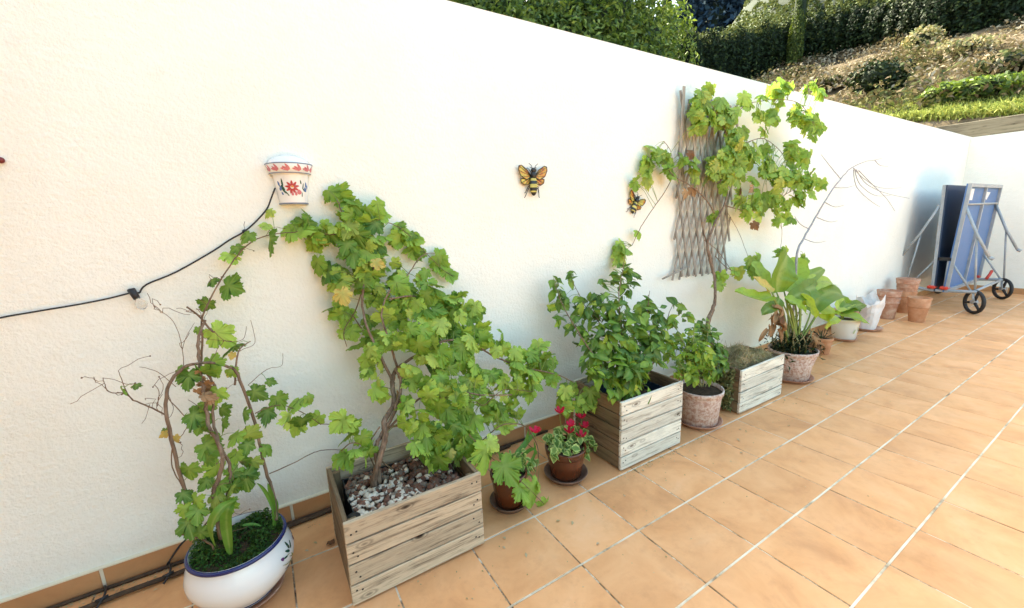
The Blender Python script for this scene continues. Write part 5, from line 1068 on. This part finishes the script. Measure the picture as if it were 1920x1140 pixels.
grow(v3, s5, [(2.159,-0.08,1.766,0.069),(2.057,-0.07,1.684,0.061),(2.024,-0.07,1.608,0.054),(1.949,-0.06,1.576,0.03),(2.209,-0.09,1.725,0.062),(2.264,-0.1,1.627,0.049),(2.562,-0.12,2.189,0.046),(2.512,-0.13,2.111,0.078),(2.524,-0.14,2.02,0.106),(2.478,-0.13,1.952,0.057),(2.708,-0.14,2.062,0.095),(2.816,-0.15,2.012,0.097),(2.866,-0.15,1.942,0.068),(3.003,-0.15,1.963,0.031),(2.895,-0.16,1.844,0.091),(2.796,-0.16,1.756,0.098),(3.097,-0.17,1.819,0.11),(3.278,-0.18,1.819,0.056),(2.716,-0.16,1.696,0.112),(2.902,-0.17,1.659,0.115),(2.997,-0.17,1.748,0.093),(2.45,-0.12,1.677,0.086),(2.391,-0.1,1.721,0.043),(2.831,-0.16,1.573,0.076),(2.667,-0.14,1.652,0.067),(2.984,-0.16,2.18,0.045),(3.106,-0.22,2.216,0.053),(3.276,-0.24,2.231,0.085),(3.349,-0.25,2.282,0.062),(3.297,-0.24,2.161,0.054),(3.693,-0.3,2.315,0.048),(3.599,-0.28,2.278,0.048),(3.838,-0.3,2.281,0.05),(3.088,-0.2,2.059,0.061),(3.267,-0.22,2.071,0.063),(3.214,-0.2,1.97,0.031),(3.542,-0.27,2.129,0.096),(3.695,-0.28,2.081,0.099),(3.828,-0.3,2.014,0.059),(3.778,-0.3,1.948,0.038),(3.609,-0.24,1.827,0.1),(3.793,-0.25,1.788,0.064),(3.324,-0.22,1.739,0.089),(3.422,-0.23,1.621,0.131),(3.647,-0.24,1.638,0.136),(3.858,-0.25,1.58,0.131),(4.115,-0.26,1.555,0.059),(3.787,-0.24,1.447,0.079),(3.296,-0.2,1.663,0.073),(3.163,-0.18,1.605,0.036),(3.057,-0.18,1.397,0.072),(3.234,-0.19,1.423,0.106),(3.413,-0.2,1.451,0.109),(3.545,-0.22,1.388,0.094),(3.468,-0.22,1.29,0.051),(3.699,-0.22,1.283,0.044),(2.965,-0.17,1.447,0.055),(2.72,-0.12,1.313,0.054),(2.749,-0.2,0.88,0.031),(2.742,-0.2,0.814,0.02),(1.815,-0.07,1.162,0.057),(1.831,-0.08,1.111,0.041),(1.977,-0.06,1.235,0.014),(3.039,-0.18,0.914,0.053),(3.21,-0.2,0.935,0.083),(3.302,-0.2,0.86,0.051),(3.577,-0.24,0.99,0.052),(3.928,-0.26,0.932,0.055)], L_GB, .088, gap=.35, dens=2.3, limit=300, jm=GRAPE_J, alt=(L_GR, .25), seed=61, rn=.42, out=(-.15,-.85,.35))
for q in [(2.399,-0.12,1.786),(2.383,-0.12,1.537),(2.442,-0.12,1.549),(2.957,-0.18,1.538),(2.991,-0.18,1.498),(3.136,-0.2,1.278),(3.103,-0.2,1.558)]:
    put_leaf(v3, L_DRY[2], q, (R.gauss(0,.7),-1,.2), (R.gauss(0,1),0,-1), .075)

# ---- dry grass in the third box
n = 9000; bx = npr.uniform(in3[0]-.02, in3[1]+.02, n); by = npr.uniform(in3[2]-.01, in3[3]+.01, n)
m_h = .02+.05*np.exp(-((bx-2.62)/.16)**2)+.03*np.sin(bx*23)*np.sin(by*31)
g_ = leaf_cloud('dry_grass', np.stack([bx, by, .285+npr.uniform(0, 1, n)**1.4*m_h*1.3], 1), .075, DRYGR, None, 'stuff', normal=np.array([0,-.3,.3]), spread=.9, aspect=.055, up=.9, rndv=npr.uniform(.25,1,n)); g_['label'] = 'matted dry grass and dead stems filling the low planter box'
b = MB(); R = random.Random(3)
for k in range(60):
    x = R.uniform(in3[0], in3[1]); y = R.uniform(in3[2], in3[3]); h = R.uniform(.04,.13)*(1.3 if x < 2.7 else .7); b.tube([(x,y,.28),(x+R.gauss(0,.015),y,.29+h*.6),(x+R.gauss(0,.03),y+R.gauss(0,.01),.29+h)], [.0012,.0009,.0005], 3, caps=False)
tag(b.build('dry_stems', CANE), 'thin upright dead stems among the dry grass of the low planter box', None, None, 'stuff')
n = 1500; t = npr.uniform(0,1,n); g_ = leaf_cloud('trailing_weeds', np.stack([2.385+npr.normal(0,.02,n), -.56+npr.uniform(0,.26,n), .29*(1-t**1.3)+.02], 1), .035, DRYGR, None, 'stuff', normal=np.array([-.5,-.3,.3]), spread=.7, aspect=.35, rndv=npr.uniform(0,.45,n)); g_['label'] = 'greenish dry weeds trailing down the left side of the low planter box'

# ---- broad-leaved plant
bl = thing('broad_leaved_plant', 'plant with large upright paddle leaves and dead stalks in the limed pink pot', 'plant', (pd[0],pd[1],.25))
ripw = lambda t: max(.03, math.sin(math.pi*min(1, .06+t*.94))**.55)
def stalk_and_leaf(parent, root, pts, w, m=BIGLF, seed=0, ripple=.007, fold=.35, prof=ripw):
    strap(parent, pts, w, m, prof=prof, seed=seed, ripple=ripple, fold=fold, n=6)
    b = MB(); b.tube(smooth_path([root, Vector(root).lerp(Vector(pts[0]), .6)+Vector((0,-.01,.02)), pts[0]], 4), [.010,.007,.005], 7); b.build('leaf_stalk', STALK, parent)
rt = (3.318,-0.47,0.289); rt2 = (3.383,-0.5,0.284)
stalk_and_leaf(bl, rt, [(3.141,-0.42,0.744),(3.144,-0.42,0.861),(3.2,-0.42,0.952),(3.294,-0.4,1.023)], .30, seed=1)
stalk_and_leaf(bl, rt, [(3.254,-0.42,0.744),(3.442,-0.38,0.828),(3.54,-0.36,0.905),(3.587,-0.34,0.981)], .20, seed=2)
stalk_and_leaf(bl, rt, [(3.059,-0.42,0.767),(3.056,-0.36,0.844),(3.065,-0.3,0.921),(3.054,-0.26,0.982)], .14, GRAPEB, seed=3)
stalk_and_leaf(bl, rt, [(2.918,-0.5,0.75),(2.791,-0.48,0.739),(2.552,-0.52,0.798),(2.428,-0.5,0.844)], .12, seed=4, fold=.6)
stalk_and_leaf(bl, rt2, [(3.324,-0.45,0.739),(3.549,-0.42,0.776),(3.87,-0.36,0.806),(4.206,-0.3,0.823)], .12, seed=5)
stalk_and_leaf(bl, rt2, [(3.109,-0.5,0.709),(3.158,-0.54,0.676),(3.191,-0.58,0.636),(3.238,-0.6,0.591)], .12, seed=6)
stalk_and_leaf(bl, rt2, [(3.552,-0.5,0.541),(3.668,-0.5,0.637),(3.961,-0.46,0.651),(4.24,-0.44,0.595),(4.416,-0.44,0.492)], .20, seed=7)
stalk_and_leaf(bl, rt2, [(3.354,-0.5,0.634),(3.406,-0.5,0.714),(3.601,-0.48,0.733),(3.803,-0.46,0.684)], .17, seed=8)
stalk_and_leaf(bl, rt2, [(3.339,-0.5,0.628),(3.299,-0.55,0.683),(3.298,-0.6,0.624),(3.337,-0.62,0.546)], .11, seed=9)
stalk_and_leaf(bl, rt2, [(3.568,-0.55,0.547),(3.84,-0.5,0.531),(3.865,-0.52,0.465),(3.736,-0.54,0.386)], .20, seed=10)
stalk_and_leaf(bl, rt, [(2.905,-0.5,0.783),(2.898,-0.46,0.811),(2.812,-0.46,0.852),(2.75,-0.44,0.903)], .11, YELLF, seed=11)
for i_, (pts, w) in enumerate((([(3.183,-0.5,0.658),(3.225,-0.513,0.713),(3.319,-0.527,0.72),(3.424,-0.54,0.692)], .12), ([(3.072,-0.48,0.711),(2.997,-0.493,0.674),(2.86,-0.507,0.663),(2.752,-0.52,0.641)], .09), ([(3.462,-0.45,0.657),(3.671,-0.43,0.742),(3.954,-0.413,0.742),(4.213,-0.4,0.683)], .15), ([(3.602,-0.52,0.514),(3.727,-0.533,0.452),(3.824,-0.547,0.439),(3.93,-0.56,0.444)], .12))):
    stalk_and_leaf(bl, rt2, pts, w, BIGLF, seed=30+i_)
b = MB(); R = random.Random(8)
for k in range(34):
    x = pd[0]+R.uniform(-.12,.12); y = pd[1]+R.uniform(-.09,.10); h = R.uniform(.12,.34); b.tube([(x,y,.23),(x+R.gauss(0,.02),y+R.gauss(0,.015),.23+h*.5),(x+R.gauss(0,.05),y+R.gauss(0,.03),.23+h)], [.006,.005,.003], 5)
b.build('cut_stalks', m_noise('dry_stalk', [(.3,(.16,.15,.06)), (.6,(.32,.27,.13)), (.8,(.42,.33,.2))], 20), bl, kind='stuff')
for k in range(34):
    side = k % 2; q = Vector((2.98,-0.5,0.562)) if not side else Vector((3.472,-0.54,0.313)); q = q+Vector((R.gauss(0,.045), R.gauss(0,.03), R.gauss(0,.06)))
    e = q+Vector((R.gauss(0,.04), R.gauss(-.02,.02), -R.uniform(.06,.12))); strap(bl, [q, q.lerp(e,.5)+Vector((R.gauss(0,.025),R.gauss(0,.02),.01)), e], R.uniform(.025,.05), DRYLF, 'dead_leaf', fold=.9, n=4, seed=k)
n = 1500; gl = leaf_cloud('undergrowth', np.array([pd[0],pd[1],.27])+npr.normal(size=(n,3))*np.array([.09,.06,.055]), .04, HEDGELF, bl, 'stuff', aspect=.3, up=1)
# bare branch rooted in the same pot
br = thing('bare_branch', 'leafless grey branch rising against the wall behind the broad-leaved plant', 'branch', (3.4,-.4,.24))
s6 = canes(br, [([(3.697,-0.3,0.215),(3.51,-0.39,0.642),(3.477,-0.39,1.022),(3.681,-0.34,1.14),(3.955,-0.28,1.265),(4.193,-0.25,1.426),(4.448,-0.22,1.572),(4.747,-0.2,1.728),(4.913,-0.2,1.784)], [.010,.009,.0075,.006,.005], .002)], TWIG)
canes(br, [(x_, [.0042,.0020], .001) for x_ in [[(4.913,-0.2,1.784),(5.116,-0.2,1.828),(5.35,-0.2,1.853),(5.552,-0.2,1.884)],[(4.859,-0.2,1.757),(5.144,-0.2,1.661),(5.59,-0.2,1.576),(6.215,-0.2,1.583)],[(4.885,-0.2,1.753),(5.057,-0.2,1.607),(5.473,-0.2,1.497),(5.923,-0.2,1.498)],[(4.864,-0.2,1.742),(4.988,-0.2,1.58),(5.349,-0.2,1.448),(5.663,-0.2,1.372)],[(4.925,-0.2,1.744),(5.227,-0.2,1.61),(5.76,-0.2,1.521),(6.527,-0.2,1.462)],[(4.604,-0.2,1.65),(4.34,-0.2,1.763),(4.162,-0.2,1.848)],[(4.502,-0.2,1.565),(4.733,-0.2,1.567),(4.935,-0.2,1.59)],[(4.35,-0.2,1.427),(4.55,-0.2,1.386),(4.745,-0.2,1.399)],[(4.212,-0.2,1.293),(4.473,-0.2,1.246),(4.643,-0.2,1.251)],[(4.091,-0.2,1.19),(3.901,-0.2,1.245),(3.791,-0.2,1.317)],[(4.008,-0.2,1.107),(4.245,-0.2,1.06),(4.44,-0.2,1.064)],[(4.991,-0.2,1.736),(5.443,-0.2,1.586),(5.812,-0.2,1.463),(6.122,-0.2,1.318)],[(5.35,-0.2,1.853),(5.508,-0.2,1.806),(5.73,-0.2,1.803)]]], TWIG, 'twig')
# ---- plant in the white pot
wpl = thing('broad_leaved_plant', 'small yellowish leafy plant in the white glazed pot', 'plant', (pf[0],pf[1],.22))
r3 = (4.86,-0.27,0.224)
for i, (pts, w) in enumerate((([(4.685,-0.3,0.341),(4.894,-0.3,0.35),(5.076,-0.3,0.354),(5.27,-0.3,0.345)], .14), ([(4.652,-0.3,0.329),(4.773,-0.34,0.296),(4.882,-0.387,0.254),(5.004,-0.44,0.2)], .16), ([(4.618,-0.3,0.367),(4.865,-0.26,0.393),(5.221,-0.22,0.363)], .14), ([(4.602,-0.3,0.337),(4.445,-0.3,0.403),(4.214,-0.34,0.432)], .12), ([(4.715,-0.3,0.364),(4.857,-0.3,0.389),(5.017,-0.313,0.335),(5.06,-0.34,0.287)], .12))): stalk_and_leaf(wpl, r3, pts, w, seed=20+i)
ph_ = thing('small_plant', 'tuft of dark stems in the small orange pot', 'plant', (pe[0],pe[1],.15))
b = MB()
for k in range(12): b.tube([(pe[0]+R.gauss(0,.02),pe[1]+R.gauss(0,.02),.13),(pe[0]+R.gauss(0,.04),pe[1]+R.gauss(0,.04),.2+R.uniform(0,.06))], .003, 4)
b.build('stems', m_noise('dark_stem', [(.3,(.05,.045,.02)), (.7,(.13,.11,.05))], 20), ph_)

# ================================================================ LITTER ON THE FLOOR
litter = [((-0.163,-0.272,0.0), .035, L_DRY), ((0.8,-0.884,0.0), .012, L_DRY)]
q = (-0.163,-0.277,0.004); o = bpy.data.objects.new('fallen_leaf', L_DRY[0]); COL.objects.link(o); o.matrix_world = leaf_matrix(Vector(q)+Vector((0,0,.008)), (0,.1,1), (.5,.5,0), .035); tag(o, 'dark red fallen leaf on the tiles left of the large planter', 'leaf')
n = 900; x = npr.uniform(-1.9, 1.2, n); y = -.03-np.abs(npr.normal(0, .035, n)); lc = leaf_cloud('dirt_and_leaf_crumbs', np.stack([x, y, np.full(n, .004)], 1), .009, DRYGR, None, 'stuff', normal=np.array([0,0,2.]), spread=.5, aspect=.5, rndv=npr.uniform(.4,1,n))
n = 260; x = npr.uniform(-.7, 6, n); y = -.62-np.abs(npr.normal(0, .35, n)); x2 = npr.uniform(1.2,2.0,160); y2 = -.63-np.abs(npr.normal(0,.02,160))
leaf_cloud('scattered_crumbs', np.stack([np.r_[x,x2], np.r_[y,y2], np.full(n+160, .003)], 1), .008, DRYGR, None, 'stuff', normal=np.array([0,0,2.]), spread=.5, aspect=.6, rndv=npr.uniform(.3,.9,n+160))

nl = 46; lx = np.concatenate([npr.uniform(.45, 3.3, 30), npr.uniform(-1.0, -.15, 16)]); ly = np.concatenate([-.66-np.abs(npr.normal(0, .12, 30)), npr.uniform(-.30, -.10, 16)])
ds = leaf_cloud('dead_leaf_scraps', np.stack([lx, ly, np.full(nl, .005)], 1), .018, DRYGR, None, 'stuff', normal=np.array([0,0,2.2]), spread=.5, aspect=.55, rndv=npr.uniform(.5,1,nl)); ds['label'] = 'small scraps of dead leaf lying on the tiles near the pots'
